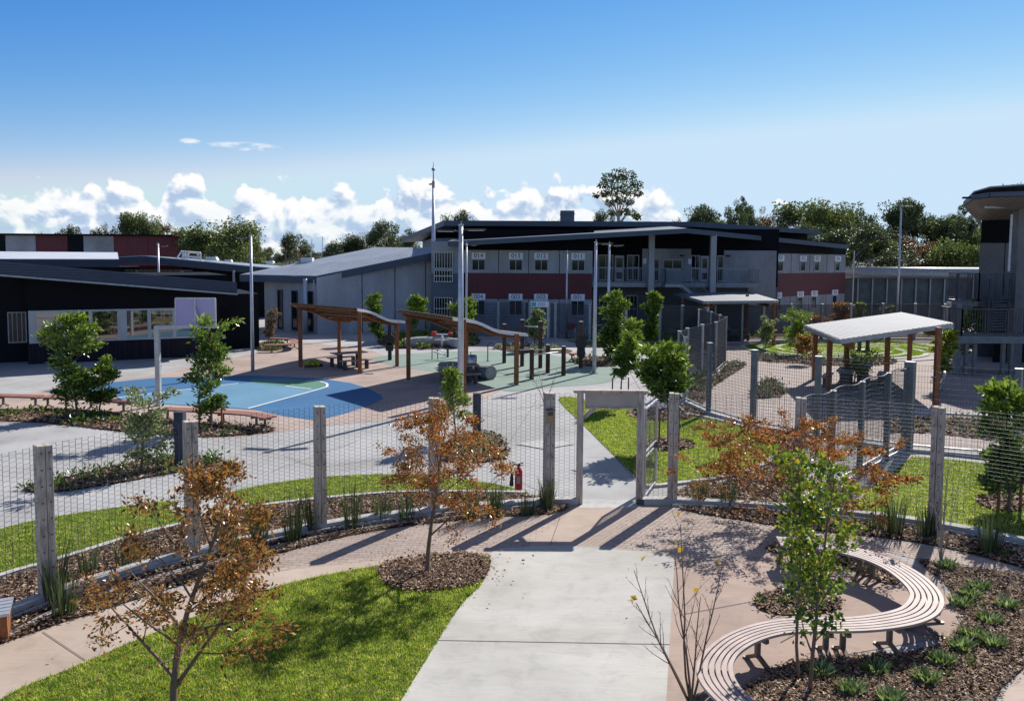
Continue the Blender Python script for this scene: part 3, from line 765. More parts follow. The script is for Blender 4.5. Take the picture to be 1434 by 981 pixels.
def railing(mb, p, q, h=1.1, sp=.13, lean=0):
    p = Vector(p); q = Vector(q); d = q - p; L = d.length; n = max(2, int(L / sp))
    up = Vector((0, 0, h))
    mb.bar(p + up, q + up, .05, .05); mb.bar(p + Vector((0, 0, .08)), q + Vector((0, 0, .08)), .04, .04)
    for i in range(n + 1):
        a = p + d * (i / n)
        mb.bar(a, a + up, .05 if i % 9 == 0 else .022)

# ---- two-storey numbered block
mb_root = thing('accommodation_block', 'wide two-storey grey block with maroon band and numbered white window signs', 'building', (0, 62, 0))
O1 = (PX(604, 60), 60.0); u1 = Vector((1, 0)); n1_ = Vector((0, -1))
xl = lambda px, Y=60.0: PX(px, Y) - O1[0]
aR = xl(829); aM = xl(648)
w = MB(); w.obox(O1, u1, n1_, aM, aR, 0, 2.50, -8, 0); w.build('concrete_wall', K['conc'], mb_root, world=True)
w = MB(); w.obox(O1, u1, n1_, aM, aR, 4.45, 6.16, -8, 0); w.build('concrete_wall', K['concpale'], mb_root, world=True)
w = MB(); w.obox(O1, u1, n1_, aM + .15, aR - .02, 2.502, 4.448, -8, .03); w.build('maroon_band', K['maroon'], mb_root, world=True)
w = MB(); w.obox(O1, u1, n1_, aM, aR + .1, 6.162, 7.7, -8, .02); w.build('black_cladding', K['blackclad'], mb_root, world=True)
w = MB()
for px in (698, 740, 783):
    for z0, z1 in ((4.46, 6.15), (.05, 2.49)):
        w = MB(); w.obox(O1, u1, n1_, xl(px) - .025, xl(px) + .025, z0, z1, .0, .006); w.build('panel_joint', K['blackpanel'], mb_root, world=True)
for px, a, b in ((670, '014', '004'), (722, '013', '003'), (757.5, '012', '002'), (809, '011', '001')):
    c = xl(px)
    numsign(mb_root, O1, u1, n1_, c, 1.04, 5.50, 5.98, a); window(mb_root, O1, u1, n1_, c - .53, c + .53, 4.62, 5.49, 2)
    numsign(mb_root, O1, u1, n1_, c, 1.04, 2.43, 2.90, b); window(mb_root, O1, u1, n1_, c - .53, c + .53, 1.25, 2.42, 2)
# left return with grilled windows
w = MB(); w.obox(O1, u1, n1_, 0, aM - .002, 0, 4.4, -7, -.05); w.build('blue_grey_wall', K['bluegrey'], mb_root, world=True)
w = MB(); w.obox(O1, u1, n1_, 0, aM - .002, 4.402, 6.8, -7, -.04); w.build('concrete_wall', K['conc'], mb_root, world=True)
for z0, z1 in ((4.75, 6.0), (3.75, 4.65), (.9, 2.6)):
    window(mb_root, (O1[0], 59.95 + .05), u1, n1_, .2, 1.62, z0, z1, 7, K['galv'], K['glass'], .05, rail=(z0 + z1) / 2 if z1 < 5 else None)
# recessed centre
O2 = (PX(828, 60), 63.6); xc = lambda px, Y=63.6: PX(px, Y) - O2[0]
aE = 21.2 - O2[0]
w = MB(); w.obox(O2, u1, n1_, 0, aE, 0, 3.4, -5, 0); w.build('recess_wall', K['bluegrey'], mb_root, world=True)
w = MB(); w.obox(O2, u1, n1_, 0, aE, 3.402, 8.0, -5, -.01); w.build('black_cladding', K['blackclad'], mb_root, world=True)
w = MB(); w.obox(O2, u1, n1_, xc(898), xc(966), 3.78, 6.4, -.005, .12); w.build('concrete_wall', K['conc'], mb_root, world=True)
w = MB(); w.obox(O2, u1, n1_, xc(1046), aE - .2, .02, 6.3, -.005, .14); w.build('concrete_wall', K['conc'], mb_root, world=True)
w = MB(); w.obox(O2, u1, n1_, xc(1012), xc(1046), 3.78, 6.3, -.005, .12); w.build('concrete_wall', K['conc'], mb_root, world=True)
for a, b, c in ((837, 858, 2), (877, 894, 2), (966, 979, 2), (1003, 1012, 1)):
    window(mb_root, O2, u1, n1_, xc(a), xc(b), 3.85, 5.9, c, rail=4.9)
for a, b, z0, z1, c in ((839, 852, .4, 2.7, 2), (876, 893, .1, 2.7, 3), (912, 928, .9, 2.4, 1)):
    window(mb_root, O2, u1, n1_, xc(a), xc(b), z0, z1, c, rail=1.6)
for a, b in ((860, 873), (980, 991)):
    d = MB(); d.obox(O2, u1, n1_, xc(a), xc(b), 3.8, 5.85, .002, .06); do = d.build('door', K['frame'], mb_root, world=True)
    g = MB(); g.obox(O2, u1, n1_, xc(a) + .12, xc(b) - .12, 4.9, 5.65, .062, .07); g.obox(O2, u1, n1_, xc(a) + .12, xc(b) - .12, 4.0, 4.5, .062, .07); g.build('pane', K['glass'], do, world=True)
Ob = (O2[0], 63.6 - .12)
window(mb_root, Ob, u1, n1_, xc(912), xc(922), 3.85, 5.6, 1, rail=4.7)
window(mb_root, Ob, u1, n1_, xc(927), xc(954), 4.7, 5.55, 2)
for px, z in ((899, 5.2), (962, 5.2)):
    w = MB(); w.obox(Ob, u1, n1_, xc(px), xc(px) + .28, z, z + .42, .002, .03); w.build('notice', K['signwhite'], mb_root, world=True)
for px in (950, 1014):
    w = MB(); w.obox(Ob, u1, n1_, xc(px), xc(px) + .35, 5.8, 5.93, .002, .12); w.build('wall_light', K['black'], mb_root, world=True)
# balcony
bx0, bx1 = PX(829, 61), PX(1062, 61)
w = MB(); w.box((bx0 + bx1) / 2, 62.2, 3.58, bx1 - bx0, 2.5, .30); w.box((bx0 + bx1) / 2, 60.93, 3.66, bx1 - bx0, .06, .18); w.build('balcony_slab', K['galvdull'], mb_root, world=True)
w = MB(); railing(w, (bx0, 61, 3.74), (PX(952, 61), 61, 3.74), 1.12); railing(w, (PX(968, 61), 61, 3.74), (bx1, 61, 3.74), 1.12); railing(w, (bx1, 61, 3.74), (bx1, 63.4, 3.74), 1.12)
w.build('balcony_railing', K['galvdull'], mb_root, world=True)
for px in (911, 997):
    x = PX(px, 60.4); w = MB(); w.box(x, 60.4, 3.7, .42, .42, 7.5); w.build('column', K['concpale'], mb_root, world=True)
# outer landing and stair down to the right
w = MB()
xa, xb = PX(931, 59.3), PX(956, 59.3)
w.box((xa + xb) / 2, 60.05, 3.60, xb - xa, 1.5, .22)
ns = 14
for i in range(ns):
    w.box(xb + .14 + i * .27, 60.05, 3.6 - i * .24, .28, 1.3, .05)
for y in (59.36, 60.74):
    w.bar((xb, y, 3.58), (xb + ns * .27, y, 3.58 - ns * .24), .05, .2)
st = w.build('staircase', K['galvdull'], mb_root, world=True)
w = MB(); railing(w, (xa, 59.32, 3.72), (xb, 59.32, 3.72)); railing(w, (xb, 59.32, 3.72), (xb + ns * .27, 59.32, 3.72 - ns * .24)); railing(w, (xa, 59.32, 3.72), (xa, 60.7, 3.72))
w.build('stair_railing', K['fencesteel'], st, world=True)
# right wing
O3 = (21.0, 65.0); u3 = unit((21.0, 65.0), (30.9, 74.2)); n3_ = Vector((u3[1], -u3[0]))
wa = lambda px: on_line(px, O3, u3)
aW = wa(1183)
w = MB(); w.obox(O3, u3, n3_, 0, aW, 0, 2.52, -9, 0); w.build('concrete_wall', K['conc'], mb_root, world=True)
w = MB(); w.obox(O3, u3, n3_, 0, aW, 4.46, 6.12, -9, 0); w.build('concrete_wall', K['conc'], mb_root, world=True)
w = MB(); w.obox(O3, u3, n3_, -.03, aW + .02, 2.522, 4.458, -8.9, .03); w.build('maroon_band', K['maroon'], mb_root, world=True)
w = MB(); w.obox(O3, u3, n3_, -.02, aW + .02, 6.122, 7.3, -9, .02); w.build('black_cladding', K['blackclad'], mb_root, world=True)
for px in (1107, 1133, 1157):
    for z0, z1 in ((4.48, 6.1), (.05, 2.5)):
        w = MB(); w.obox(O3, u3, n3_, wa(px) - .03, wa(px) + .03, z0, z1, 0, .006); w.build('panel_joint', K['blackpanel'], mb_root, world=True)
for px, pl, a, b in ((1091.5, 1089.5, '031', '021'), (1123, 1120.5, '032', '022'), (1142.5, 1140, '033', '023'), (1171.5, 1169, '034', '024')):
    c = wa(px); c2 = wa(pl); h = .62
    numsign(mb_root, O3, u3, n3_, c, 1.12, 5.50, 5.98, a); window(mb_root, O3, u3, n3_, c - .5, c + .42, 4.62, 5.49, 1)
    numsign(mb_root, O3, u3, n3_, c2, 1.12, 2.43, 2.90, b); window(mb_root, O3, u3, n3_, c2 - .5, c2 + .42, 1.35, 2.42, 1)
w = MB(); w.tube([(*(Vector(O3) + u3 * (aW + .4) + n3_ * .6), 0), (*(Vector(O3) + u3 * (aW + .4) + n3_ * .6), 6.5)], .06); w.build('downpipe', K['pole'], mb_root, world=True)
# roofs
def v3(px, py, Y): return P(px, py, Y)
A, B_, C_ = v3(627, 338, 57.6), v3(962, 319.5, 58.2), v3(1190, 343, 71.5)
bA, bB, bC = A + Vector((0, 7, .45)), B_ + Vector((0, 7, .45)), C_ + Vector((-4, 6, .5))
w = MB(); w.slab([A, B_, bB, bA], .36); w.slab([B_ + Vector((.002, 0, 0)), C_, bC, bB + Vector((.002, 0, 0))], .36); w.build('lower_roof', K['fasciagrey'], mb_root, world=True)
A, B_, C_ = v3(622, 308.5, 63.0), v3(975, 310.5, 65.0), v3(1148, 322, 76.0)
D_, E_, F_ = v3(562, 333, 78), v3(900, 322, 80), v3(1135, 328, 86)
w = MB(); w.slab([A, B_, E_, D_], .42); w.slab([B_ + Vector((.002, 0, 0)), C_, F_, E_ + Vector((.002, 0, 0))], .42); w.build('upper_roof', K['fasciagrey'], mb_root, world=True)
w = MB()
w.prism([(PX(640, 65), 65), (PX(960, 66.4), 66.4), (PX(1128, 77), 77), (PX(1120, 84), 84), (PX(650, 76), 76)], 5, 8.0); w.build('clerestory_wall', K['blackpanel'], mb_root, world=True)
w = MB(); w.prism([(PX(604, 66), 66.9), (PX(640, 65), 64.9), (PX(650, 76), 76), (PX(590, 76), 77)], 4, 7.2); w.build('gable_wall', K['bluegrey'], mb_root, world=True)
w = MB(); x = PX(793, 72); w.box(x, 72, ZY(305, 72), 1.2, 1.2, 1.3); w.box(x, 72, ZY(299.5, 72), 1.3, 1.3, .08); w.build('roof_plant', K['bluegrey'], mb_root, world=True)

# ---- low concrete building with silver skillion roof
cb = thing('concrete_hall', 'low raw concrete hall under a wide silver skillion roof', 'building', (-12, 60, 0))
B0 = G(445, 468); Rt = G(606, 461.5); Lf = G(371, 461)
O4 = (B0.x, B0.y); u4 = unit(B0, Rt); n4 = Vector((u4[1], -u4[0])); L4 = (Rt - B0).length
zt = lambda a: 4.05 + (6.05 - 4.05) * a / L4
w = MB()
pp = [Vector(O4), Vector(O4) + u4 * L4, Vector(O4) + u4 * L4 - n4 * 9, Vector(O4) - n4 * 9]
w.prism(pp, 0, lambda x, y: zt((Vector((x, y)) - Vector(O4)).dot(u4)))
w.build('panel_wall', K['concpale'], cb, world=True)
for px in (507, 553, 596):
    a = on_line(px, O4, u4); w = MB(); w.obox(O4, u4, n4, a - .03, a + .03, .02, zt(a) - .1, 0, .008); w.build('panel_joint', K['blackpanel'], cb, world=True)
ul = unit(B0, Lf); nl = Vector((-ul[1], ul[0]));  Ll = (Lf - B0).length
if nl[1] > 0: nl = -nl
w = MB(); w.obox(O4, ul, nl, .35, Ll, 0, 3.95, -5, 0); w.build('entry_wall', K['concpale'], cb, world=True)
for a, b in ((389, 396), (408.5, 417), (429.5, 439)):
    a0, a1 = sorted((on_line(a, O4, ul), on_line(b, O4, ul)))
    window(cb, O4, ul, nl, a0, a1, .15, 3.1, 1, K['steeldark'], K['glass'], .06, name='tall_window')
w = MB(); q = Vector(O4) + nl * .35 + ul * .9; w.tube([(q[0], q[1], 0), (q[0], q[1], 4)], .16, 12); w.build('round_column', K['pole'], cb, True, world=True)
w = MB()
RA, RB, RC, RD = Vector((-20.6, 60.4, 4.28)), Vector((-14.35, 57.6, 4.40)), Vector((-4.55, 62.0, 6.42)), Vector((-11.2, 66.4, 6.52))
RB = P(443, 386, 57.4); RC = P(637, 347, 61.6); RD = P(526, 346, 66.5); RA = P(336, 384, 60.5)
w.slab([RA, RB, RC, RD], .05, 0)
hp = RD - RA
roof = w.build('roof', K['roofsheet'], cb, world=True)
w = MB()
for a, b in ((RA, RB), (RB, RC), (RC, RD), (RD, RA)):
    dv = (b - a).normalized(); w.bar(a - Vector((0, 0, .30)) , b - Vector((0, 0, .30)), .10, .48)
w.build('fascia', K['fasciagrey'], roof, world=True)
w = MB()
q = [RA.lerp(RD, .55), RB.lerp(RC, .5)]
for t, s in ((.05, 1.2), (.35, 0.6)):
    c = RA.lerp(RD, .6).lerp(RB.lerp(RC, .6), -.02)
w.box(RA.lerp(RD, .42).x + .6, RA.lerp(RD, .42).y, RA.lerp(RD, .42).z + .12, .9, .7, .5)
w.build('roof_vent', K['white'], roof, world=True)
w = MB()
for t in (.50, .58):
    c = RA.lerp(RD, t); w = MB(); w.tube([c, c + Vector((0.1, 0, 1.7))], .025, 5); w.build('aerial', K['pole'], roof, world=True)

# ---- dark building at the left
db = thing('dark_pavilion', 'low black clad building with a long strip of windows and deep sloping roof', 'building', (-24, 45, 0))
C0 = G(40, 510); C1 = G(310, 497.5)
O5 = (C0.x, C0.y); u5 = unit(C0, C1); n5 = Vector((u5[1], -u5[0])); L5 = (C1 - C0).length
da = lambda px, py=450: on_line(px, O5, u5, py)
w = MB(); w.obox(O5, u5, n5, 0, L5, 0, 1.05, -10, 0); w.build('brick_base', K['darkbrick'], db, world=True)
w = MB(); w.obox(O5, u5, n5, 0, L5 + .4, 2.72, 4.5, -10, .012); w.build('black_cladding', K['blackclad'], db, world=True)
w = MB(); w.obox(O5, u5, n5, .01, L5 - .01, 1.052, 2.718, -9, -.4); w.build('inner_wall', K['blackpanel'], db, world=True)
sw = [42, 88, 127, 168]
for a, b in ((48, 88), (88, 127), (127, 167), (175, 209), (209, 244), (244, 279)):
    window(db, O5, u5, n5, da(a), da(b), 1.06, 2.715, 1, K['frame'], K['mirrorglass'], .09)
for x0, x1 in ((40, 48), (167, 175)):
    w = MB(); w.obox(O5, u5, n5, da(x0), da(x1), 1.055, 2.717, -.3, .075); w.build('mullion_panel', K['frame'], db, world=True)
# recess and left wing of that building
w = MB(); w.obox(O5, u5, n5, -12, -.002, 0, 4.4, -10, -1.3); w.build('recess_wall', K['blackpanel'], db, world=True)
Or = (O5[0] - n5[0] * -1.3 * -1, O5[1] - n5[1] * -1.3 * -1)
Or = tuple(Vector(O5) - n5 * 1.3)
window(db, Or, u5, n5, -.95, -.12, 1.0, 2.6, 4, K['galvdull'], K['glass'], .05)
w = MB(); w.obox(O5, u5, n5, L5, L5 + 2.6, 0, 3.3, -11, -3.2); w.build('rear_wall', K['blackpanel'], db, world=True)
# roof: falls to the right, overhangs towards the court
e0, e1 = P(-60, 361, 37.6), P(331, 395, 43.6)
e0 = P(0, 366, 38.0); dirv = (e1 - e0)
e0 = e0 - dirv * .45
back = Vector((-u5[1], u5[0], 0)) * 11
w = MB(); w.slab([e0, e1, e1 + back - Vector((0, 0, .5)), e0 + back - Vector((0, 0, .5))], .06); rf = w.build('roof', K['fasciagrey'], db, world=True)
w = MB(); d5 = dirv.normalized()
w.bar(e0 - Vector((0, 0, .33)), e1 - Vector((0, 0, .33)), .06, .54); w.bar(e1 - Vector((0, 0, .33)), e1 + back - Vector((0, 0, .83)), .06, .54); w.build('fascia', K['fascia'], rf, world=True)
w = MB(); g0, g1 = e0 - Vector((0, 0, .66)), e1 - Vector((0, 0, .66)); w.bar(g0 + Vector((0, .1, 0)), g1 + Vector((0, .1, 0)), .34, .09); w.build('gutter', K['galvdull'], rf, world=True)

# ---- white flat roof behind it
wr = thing('white_roofed_wing', 'flat white roofed wing with grey ribbed fascia behind the black pavilion', 'building', (-32, 56, 0))
Yw = 56
a, b = P(-70, 362, 50), P(166, 362.5, 56)
w = MB(); w.slab([a, b, b + Vector((-6, 12, .55)), a + Vector((-6, 12, .55))], .05); r_ = w.build('roof', K['whiteroof'], wr, world=True)
w = MB(); w.bar(a - Vector((0, -.05, .3)), b - Vector((0, -.05, .3)), .06, .5); w.bar(b - Vector((0, 0, .3)), b + Vector((-6, 12, .3)), .06, .5); w.build('fascia', K['fascia'], r_, world=True)
w = MB(); w.prism([(a.x, a.y + 1.5), (b.x - 1.5, b.y + 1.5), (b.x - 6, b.y + 10), (a.x - 6, a.y + 10)], 0, 4.7); w.build('wall', K['blackpanel'], wr, world=True)
def roof_vent(px, py, Y, s, label, kind=0):
    c = P(px, py, Y)
    t = thing('roof_vent', label, 'roof vent', c, 0, 'vents on the far roofs')
    b = MB(); h = s * .55
    if kind == 0:
        b.hexa([(-s, -s / 2, 0), (s, -s / 2, 0), (s, s / 2, 0), (-s, s / 2, 0)], [(-s * .75, -s / 2, h), (s * .75, -s / 2, h), (s * .75, s / 2, h), (-s * .75, s / 2, h)])
        b.build('hood', K['white'], t)
    else:
        b.box(0, 0, h * .3, s * 1.3, s, h * .6); b.build('base', K['white'], t)
        b = MB(); b.hexa([(-s, -s / 2, h * .62), (s, -s / 2, h * .62), (s, s / 2, h * .62), (-s, s / 2, h * .62)], [(-s * .7, -s / 2, h * 1.3), (s * .7, -s / 2, h * 1.3), (s * .7, s / 2, h * 1.3), (-s * .7, s / 2, h * 1.3)]); b.build('hood', K['white'], t)
roof_vent(55, 361.5, 62, .52, 'white vent hood leftmost of a close pair on the white roof')
roof_vent(74, 361.5, 62, .5, 'white vent hood right of its twin on the white roof')
roof_vent(122, 361, 64, .5, 'wide white mushroom vent before the grey wall panel', 1)
roof_vent(158, 359, 66, .3, 'small white mushroom vent before the maroon wall panel', 1)
roof_vent(297, 364.6, 70, .55, 'low white vent hood right of the white roof railing')
roof_vent(320, 366.5, 70, .35, 'small low white vent beside the leafy tree on the long roof')
roof_vent(378, 370, 72, .42, 'white mushroom vent just behind the silver skillion roof', 1)

# ---- long dark roof further back
lr = thing('long_dark_building', 'long low building with navy fascia and shaded maroon and timber wall', 'building', (-35, 70, 0))
a, m_, b = P(120, 362, 66), P(200, 357.5, 68), P(400, 377, 71)
w = MB(); w.slab([a, m_, m_ + Vector((0, 12, -.3)), a + Vector((0, 12, -.3))], .08); w.slab([m_ + Vector((.003, 0, 0)), b, b + Vector((0, 12, -.1)), m_ + Vector((.003, 12, -.3))], .08); r_ = w.build('roof', K['silverroof'], lr, world=True)
w = MB(); w.bar(a - Vector((0, 0, .36)), m_ - Vector((0, 0, .36)), .08, .58); w.bar(m_ - Vector((0, 0, .36)), b - Vector((0, 0, .36)), .08, .58); w.build('fascia', K['fascia'], r_, world=True)
w = MB(); w.prism([(PX(100, 71), 71), (PX(410, 74), 74), (PX(410, 82), 82), (PX(100, 80), 80)], 0, 4.6); w.build('wall', K['blackpanel'], lr, world=True)
w = MB(); w.box(PX(222, 70), 70.6, 3.9, 3.7, .3, 1.7); w.build('maroon_panel', K['maroon'], lr, world=True)
for px in (193, 256, 328):
    w = MB(); w.box(PX(px, 69.4), 69.4, 2.2, .16, .16, 4.4); w.build('column', K['galvdull'], lr, world=True)
w = MB(); w.box(PX(218, 69), 69.8, 4.35, 5.5, .9, .1); w.build('soffit', K['soffit'], lr, world=True)
rr = thing('roof_railing', 'white safety railing standing on the long navy roof', 'railing', P(268, 365, 70))
def wl(px, py): return P(px, py, 70)
w = MB()
for px, p0, p1 in ((256, 352, 364), (259, 352, 364), (263, 352, 364), (281, 354, 366), (277, 354, 358)): w.tube([wl(px, p1), wl(px, p0)], .085, 6)
w.tube([wl(247, 363), wl(254, 352), wl(281, 354)], .085, 6); w.tube([wl(256, 358.5), wl(281, 360.5)], .085, 6); w.tube([wl(256, 363.5), wl(281, 365.5)], .07, 6)
w.build('rail', K['white'], rr, world=True)

# ---- patchwork panel building at the back left
pb = thing('patchwork_building', 'long blank building clad in black, grey and maroon panels', 'building', (-50, 95, 0))
cols = [(-60, 9, 'blackpanel'), (9, 51.5, 'conc'), (51.5, 96, 'maroon'), (96, 118, 'blackpanel'), (118, 160.5, 'conc'), (160.5, 208, 'maroon'), (208, 255, 'maroon')]
for x0, x1, k in cols:
    Ya = 88 + max(x0, -60) * .035; Yb = 88 + x1 * .035
    p0, p1 = P(x0, 380, Ya), P(x1, 380, Yb); zt_ = ZY(328 + max(0, x0) * .008, Ya, x0)
    w = MB(); w.prism([(p0.x + .02, p0.y), (p1.x - .02, p1.y), (p1.x - 8, p1.y + 12), (p0.x - 8, p0.y + 12)], 0, zt_); w.build('wall_panel', K[k], pb, world=True)
w = MB(); p0, p1 = P(-60, 327.6, 86), P(256, 330, 96.7); w.bar(p0, p1, .4, .22); w.build('parapet', K['blackpanel'], pb, world=True)

# ---- building at the right edge
rb = thing('stair_building', 'two-storey grey building with ribbed soffit and outside stairs at the right edge', 'building', (32, 46, 0))
Yr = 46.0
X0 = PX(1373, Yr, 330)
zz = lambda py, Y=Yr, px=1400: ZY(py, Y, px)
foot = [(X0, Yr), (X0 + 17, Yr), (X0 + 17, Yr + 12), (X0 + 8.2, Yr + 12)]
w = MB(); w.prism(foot, 0, zz(340) - .01); w.build('concrete_wall', K['concdark'], rb, world=True)
w = MB(); w.prism([(x + .02, y - .02) for x, y in foot], zz(340), zz(302)); w.build('black_cladding', K['blackclad'], rb, world=True)
for x in (1.45, 4.1):
    w = MB(); w.box(X0 + x, Yr - .01, 5.1, .03, .03, 3.0); w.build('panel_joint', K['blackpanel'], rb, world=True)
# roof
ev = [P(1350, 289, 43.0), P(1363, 279.5, 40.6), P(1386, 276.5, 39.6), P(1470, 274, 39.2)]
bk = [Vector((46, 57, ev[0].z + .6)), Vector((X0 + 6.0, 57, ev[0].z + .1))]
w = MB(); w.slab([e + Vector((0, 0, .31 + .12 * k)) for k, e in enumerate(ev)] + [b_ + Vector((0, 0, .5)) for b_ in bk], .06); r_ = w.build('roof', K['silverroof'], rb, world=True)
w = MB()
for a, b in zip([bk[1]] + ev, ev): w.bar(a + Vector((0, 0, .14)), b + Vector((0, 0, .14)), .10, .22)
w.build('fascia', K['fasciagrey'], r_, world=True)
w = MB()
loop = ev + [Vector((46, Yr + .2, zz(300)))] + [Vector((X0 - .05, Yr + .2, zz(308))), Vector((X0 - .05, 55, zz(312)))] + [bk[1]]
wall_l = [Vector((X0 + 7.6, Yr + 11.5, zz(333))), Vector((X0 - .06, Yr - .05, zz(309))), Vector((X0 + .8, Yr - .05, zz(308))), Vector((X0 + 3, Yr - .05, zz(307))), Vector((44, Yr - .05, zz(300)))]
outer = [bk[1]] + ev
for i in range(4):
    w.add([outer[i], outer[i + 1], wall_l[i + 1], wall_l[i]], [(0, 1, 2, 3)])
w.build('soffit', K['soffit'], r_, world=True)
w = MB(); w.bar(P(1348, 277, 41), P(1372, 276.5, 41), .1, .1); w.build('rainwater_spout', K['black'], r_, world=True)
w = MB(); w.box(PX(1424, 43), 43, zz(287, 43) / 2, .52, .5, zz(287, 43)); w.build('column', K['concdark'], rb, world=True)
w = MB(); w.bar(P(1380, 290, 42), P(1424, 290, 43), .12, .12); w.tube([P(1412.5, 380, 42.7), P(1417, 300, 42.7)], .06, 8); w.build('downpipe', K['pole'], rb, world=True)
# balcony, landing and stairs
zb = 3.35
w = MB(); w.box(X0 + 5.5, Yr - 1.5, zb - .15, 14.5, 3, .28); w.build('balcony_slab', K['fencesteel'], rb, world=True)
w = MB()
xr = PX(1340, 38); zl = ZY(471, 37.6, 1390)
w.box(xr + 3.6, 38.6, zl - .16, 7.2, 2.0, .34)
for px, py_ in ((1356, 0), (1368, 0), (1408, 0), (1420, 0)):
    w.box(PX(px, 38.4), 38.4, (zl - .3) / 2, .16, .16, zl - .34)
land = w.build('stair_landing', K['fencesteel'], rb, world=True)
w = MB()
xs0, xs1 = PX(1387, 40), PX(1411, 40)
for i in range(11):
    t = i / 10
    Yt = 39.7 + t * 3.1; w.box(PX(1399, Yt), Yt, zl + .16 + (zb - zl - .16) * t, xs1 - xs0, .28, .05)
for px in (1387, 1411): w.bar((PX(px, 39.6), 39.6, zl), (PX(px, 43), 43, zb), .06, .26)
for i in range(9):
    t = i / 8
    w.box(PX(1359, 40), 39.6 + t * 2.4, zl - .25 - (zl - .3) * t, .8, .26, .05)
w.build('stair_flight', K['fencesteel'], rb, world=True)
w = MB()
for px in (1385, 1413): railing(w, (PX(px, 39.6), 39.6, zl + .1), (PX(px, 43), 43, zb + .1), 1.1, .12)
railing(w, (xr + .1, 37.65, zl), (xr + 7, 37.65, zl), 1.3, .12); railing(w, (xr + .1, 37.65, zl), (xr + .1, 39.5, zl), 1.3, .12)
railing(w, (X0 - 1.7, Yr - 3, zb), (xs0 - .1, Yr - 3, zb), 1.5, .12); railing(w, (xs1 + .1, Yr - 3, zb), (X0 + 9, Yr - 3, zb), 1.5, .12); railing(w, (X0 - 1.7, Yr - 3, zb), (X0 - 1.7, Yr, zb), 1.5, .12)
w.build('stair_railing', K['steeldark'], rb, world=True)
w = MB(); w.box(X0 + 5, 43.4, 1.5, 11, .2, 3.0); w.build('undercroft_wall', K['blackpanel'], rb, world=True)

# ---- perimeter wall with rounded cowl
pw = thing('perimeter_wall', 'tall grey mesh panel wall topped by a rounded steel cowl', 'wall', (35, 77, 0))
a, b = P(1180, 400, 76), P(1420, 400, 78)
zt2 = ZY(385, 77, 1280)
w = MB(); w.prism([(a.x, a.y), (b.x, b.y), (b.x, b.y + .15), (a.x, a.y + .15)], 0, zt2); w.build('mesh_panel', K['meshgrey'], pw, world=True)
w = MB(); w.tube([(a.x, a.y - .3, zt2 + .2), (b.x, b.y - .3, zt2 + .2)], .55, 16); w.build('cowl', K['galvdull'], pw, True, world=True)
for i in range(13):
    t = i / 12; w = MB(); x, y = a.x + (b.x - a.x) * t, a.y + (b.y - a.y) * t
    w.box(x, y - .12, zt2 / 2, .12, .14, zt2); w.build('post', K['galvdull'], pw, world=True)
# ------------------------------------------------------------------ fences
def mesh_panel(root, a, b, h, z0=.16, sv=.1, sh=.0762, t=.005, stagger=False, m=None, h2=None, z02=None):
    """woven wire panel between two posts; every wire is real"""
    a = Vector((a[0], a[1], 0)); b = Vector((b[0], b[1], 0)); d = b - a; L = d.length
    u = d / L; nrm = Vector((-u.y, u.x, 0)); h2 = h2 or h
    nv = max(2, int(L / sv)); nh = int((max(h, h2) - z0) / sh)
    V = []
    def boxv(p, q, w):
        # thin square bar p->q as 8 verts
        k = nrm * w
        if abs((q - p).z) > abs((q - p).dot(u)): s = u * w
        else: s = Vector((0, 0, w))
        return [p - k - s, p + k - s, p + k + s, p - k + s, q - k - s, q + k - s, q + k + s, q - k + s]
    for i in range(nv + 1):
        p = a + d * (i / nv); top = h + (h2 - h) * i / nv
        V.append(boxv(p + Vector((0, 0, z0)), p + Vector((0, 0, top)), t / 2))
    if stagger:
        for i in range(nv):
            p = a + d * (i / nv); q = a + d * ((i + 1) / nv)
            o = sh / 2 if i % 2 else 0
            for j in range(nh + 1):
                z = z0 + j * sh + o
                if z < h + (h2 - h) * (i + .5) / nv + .01: V.append(boxv(p + Vector((0, 0, z)), q + Vector((0, 0, z)), t * .36))
    else:
        for j in range(nh + 1):
            f = j / nh
            V.append(boxv(a + Vector((0, 0, z0 + (h - z0) * f)), b + Vector((0, 0, z0 + (h2 - z0) * f)), t / 2))
    V = np.array([[tuple(p - root.location) for p in bx] for bx in V])
    return bulk('mesh_panel', V, [(0, 1, 5, 4), (1, 2, 6, 5), (2, 3, 7, 6), (3, 0, 4, 7)], m or K['wire'], root)
def post(root, p, h, w, m, rz=0, name='post', cap=None):
    b = MB(); b.box(p[0], p[1], h / 2, w, w, h, rz)
    o = b.build(name, m, root, world=True, bevel=.012)
    if cap:
        b = MB(); b.box(p[0], p[1], h + .012, w + .02, w + .02, .02, rz); b.build('post_cap', cap, o, world=True)
    return o
HP = 2.5
# the near timber-post fence, curving across the foreground
nf_px = [(-190, 960), (67, 841), (270, 780), (449, 741), (608, 719), (768, 705.5)]
nf = [G(*p) for p in nf_px]
FA = thing('timber_post_fence', 'curving wire fence on weathered grey timber posts left of the gate', 'fence', nf[0], 0, 'timber post fences beside the gate')
def timber_post(root, p, nxt, h=HP, w=.20):
    d = (nxt - p).normalized(); rz = math.atan2(d.y, d.x)
    b = MB()
    b.box(p.x - d.x * .055, p.y - d.y * .055, h / 2, .105, w, h, rz); b.box(p.x + d.x * .058, p.y + d.y * .058, h / 2 - .004, .105, w - .006, h - .008, rz)
    o = b.build('post', K['greytimber'], root, world=True, bevel=.008)
    b = MB()
    nn = Vector((d.y, -d.x, 0))
    for j in range(9):
        for s in (-.06, .06):
            c = p + d * s + nn * (w / 2 + .003); b.box(c.x, c.y, .3 + j * .26, .022, .012, .022, rz)
    q = b.build('bolts', K['steeldark'], o, world=True); q['kind'] = 'stuff'
    return o
